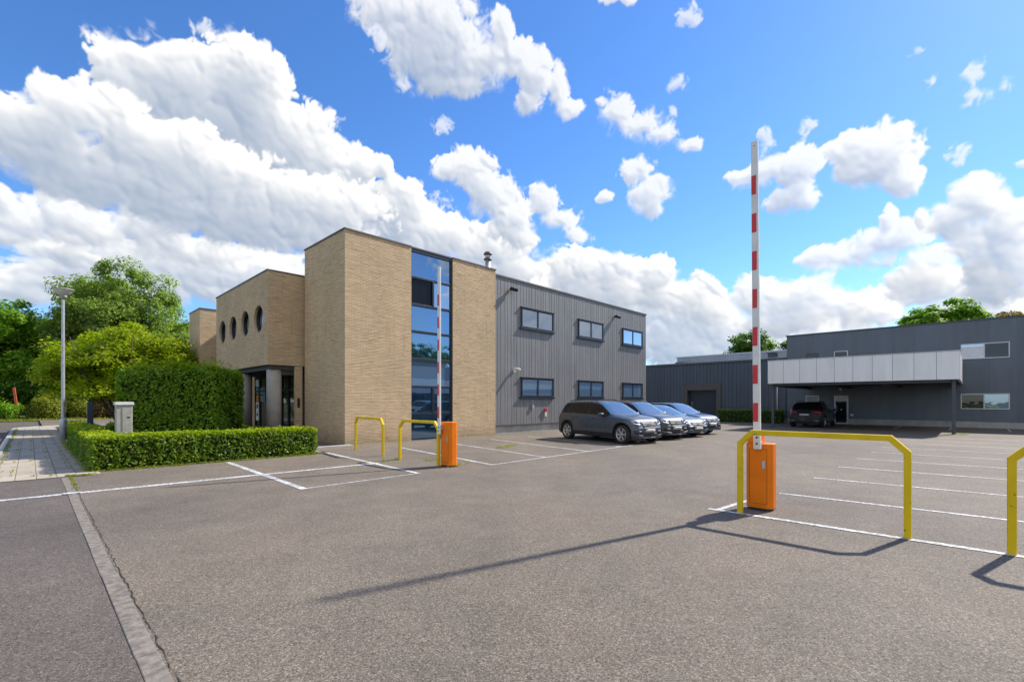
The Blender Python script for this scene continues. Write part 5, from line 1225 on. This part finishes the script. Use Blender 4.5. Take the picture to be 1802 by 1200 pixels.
def suv(L=4.75, H=1.65, Wd=1.90, axle=(1.50, -1.50)):
    k = L/4.75; h = H/1.65; X = lambda v: v*k; Z = lambda v: v*h
    return dict(L=L, H=H, W=Wd, axle=axle, rw=.365, clad=True,
        top=[(X(-2.375), Z(.80)), (X(-2.35), Z(.99)), (X(-2.28), Z(1.08)), (X(-2.14), Z(1.33)), (X(-1.98), Z(1.55)), (X(-1.80), Z(1.605)), (X(-1.2), Z(1.64)), (X(-.3), Z(1.65)), (X(.12), Z(1.615)), (X(.40), Z(1.53)), (X(1.05), Z(1.155)), (X(1.16), Z(1.10)), (X(1.5), Z(1.06)), (X(1.9), Z(1.0)), (X(2.14), Z(.93)), (X(2.26), Z(.84)), (X(2.33), Z(.72)), (X(2.365), Z(.55)), (X(2.375), Z(.48))],
        shoulder=[(X(-2.375), Z(.62)), (X(-2.3), Z(.96)), (X(-2.1), Z(1.08)), (X(-1.4), Z(1.07)), (X(0), Z(1.02)), (X(1.0), Z(1.0)), (X(1.5), Z(.985)), (X(1.9), Z(.93)), (X(2.14), Z(.84)), (X(2.28), Z(.72)), (X(2.375), Z(.42))],
        width=[(X(-2.375), .66), (X(-2.34), .78), (X(-2.24), .875), (X(-1.9), .935), (X(-1.4), .95), (0, .93), (X(1.4), .95), (X(1.85), .925), (X(2.1), .865), (X(2.24), .79), (X(2.33), .69), (X(2.375), .56)],
        _rail=([X(-2.375), X(-2.2), X(-1.95), X(-1.5), X(.1), X(.45), X(1.08), X(1.3), X(2.0), X(2.3)], [.70, .72, .63, .645, .64, .655, .80, .80, .74, .60]),
        screen=(X(.22), X(1.10)), rear=(X(-2.24), X(-1.96)), dlo=[(X(-1.95), X(-1.22)), (X(-1.15), X(-.28)), (X(-.20), X(.98))],
        grille=(Z(.60), Z(.83)), gw=.40, head=(Z(.70), Z(.88)), hy=(.44, .80), tail=(Z(.90), Z(1.06)), handles=(X(-.95), X(.05)), doors=(X(-1.2), X(-.24), X(.86)), mirror=X(.74), rails=(X(-1.7), X(.1)))
def hatch(L=4.45, H=1.47, Wd=1.82):
    P = suv(L, H, Wd, (1.42, -1.30)); P['rw'] = .33; P['clad'] = False; P['rails'] = None
    k = L/4.75
    P['top'] = [(x*k, z) for x, z in [(-2.375, .70), (-2.34, .90), (-2.22, 1.02), (-2.0, 1.16), (-1.62, 1.35), (-1.1, 1.44), (-.45, 1.47), (.05, 1.44), (.35, 1.35), (1.10, .985), (1.22, .945), (1.5, .92), (1.9, .86), (2.14, .78), (2.26, .70), (2.34, .58), (2.375, .44)]]
    P['shoulder'] = [(x*k, z) for x, z in [(-2.375, .56), (-2.3, .84), (-2.0, .93), (-1.2, .93), (0, .89), (1.0, .865), (1.5, .85), (1.9, .80), (2.14, .71), (2.28, .60), (2.375, .38)]]
    P['screen'] = (.16*k, 1.14*k); P['rear'] = (-2.05*k, -1.6*k); P['dlo'] = [(-1.62*k, -1.1*k), (-1.04*k, -.26*k), (-.18*k, .98*k)]
    P['pz'] = .465; P['grille'] = (.50, .66); P['head'] = (.58, .75); P['tail'] = (.72, .90)
    return P
HD = math.atan2(-.835, .55)
CARG = 'cars parked side by side along the grey wall'
fwd = Vector((math.cos(HD), math.sin(HD)))
base = Vector((3.99, 19.77))
def spot(d, back=0.0): return base+Vector(E1)*d-fwd*back
P1 = suv(4.56, 1.67, 1.90, (1.66, -1.50))
make_car('blue grey estate SUV with large alloy wheels, nearest the glass strip', car_paint('paint_steel_blue', (.045, .062, .082)), spot(0), HD, P1, CARG)
P2 = suv(4.4, 1.63, 1.86, (1.52, -1.37)); P2['chrome'] = True; P2['rw'] = .36
make_car('dark charcoal SUV with chrome mirrors and bumper trim, second in the row', car_paint('paint_charcoal', (.020, .020, .026)), spot(2.45), HD, P2, CARG)
make_car('lower grey blue car between the charcoal SUV and the navy car', car_paint('paint_grey_blue', (.045, .075, .11)), spot(4.55, .0), HD, hatch(), CARG)
P4 = suv(4.45, 1.56, 1.82, (1.38, -1.34)); P4['rw'] = .34; P4['rails'] = None
make_car('dark navy blue car at the far end of the row, nearest the roller door', car_paint('paint_navy', (.008, .028, .085)), spot(6.75, .25), HD, P4, CARG)
P5 = suv(4.75, 1.62, 1.90, (1.50, -1.48)); P5['tail'] = (.90, 1.04)
sp = W(27.85, -9.15)
make_car('black SUV seen from behind, parked under the pale canopy', car_paint('paint_black', (.006, .007, .009), .3), (sp.x, sp.y), ANG, P5)
P6 = suv(4.75, 1.72, 1.90, (1.50, -1.48)); sp = W(20.8, -23.6)
make_car('silver SUV in the bays beside the slate office, seen only in the glass strip', car_paint('paint_silver', (.42, .43, .45)), (sp.x, sp.y), ANG+R(90), P6)

# ------------------------------------------------------------------ camera
cd = bpy.data.cameras.new('camera'); co = bpy.data.objects.new('camera', cd); C.objects.link(co)
co.location = (0, 0, 1.6); co.rotation_euler = (R(90), 0, 0)
cd.sensor_width = 36; cd.lens = 36*829/1802; cd.shift_y = 107/1802; cd.clip_end = 4000; cd.clip_start = .05
SC.camera = co
vs = SC.view_settings; vs.view_transform = 'Standard'; vs.look = 'None'; vs.gamma = 1; vs.use_curve_mapping = False
vs.exposure = EXPOSURE
SC.render.engine = 'CYCLES'; SC.cycles.max_bounces = 7; SC.cycles.diffuse_bounces = 3; SC.cycles.glossy_bounces = 4; SC.cycles.transmission_bounces = 4
SC.cycles.use_denoising = True; SC.cycles.sample_clamp_indirect = 6
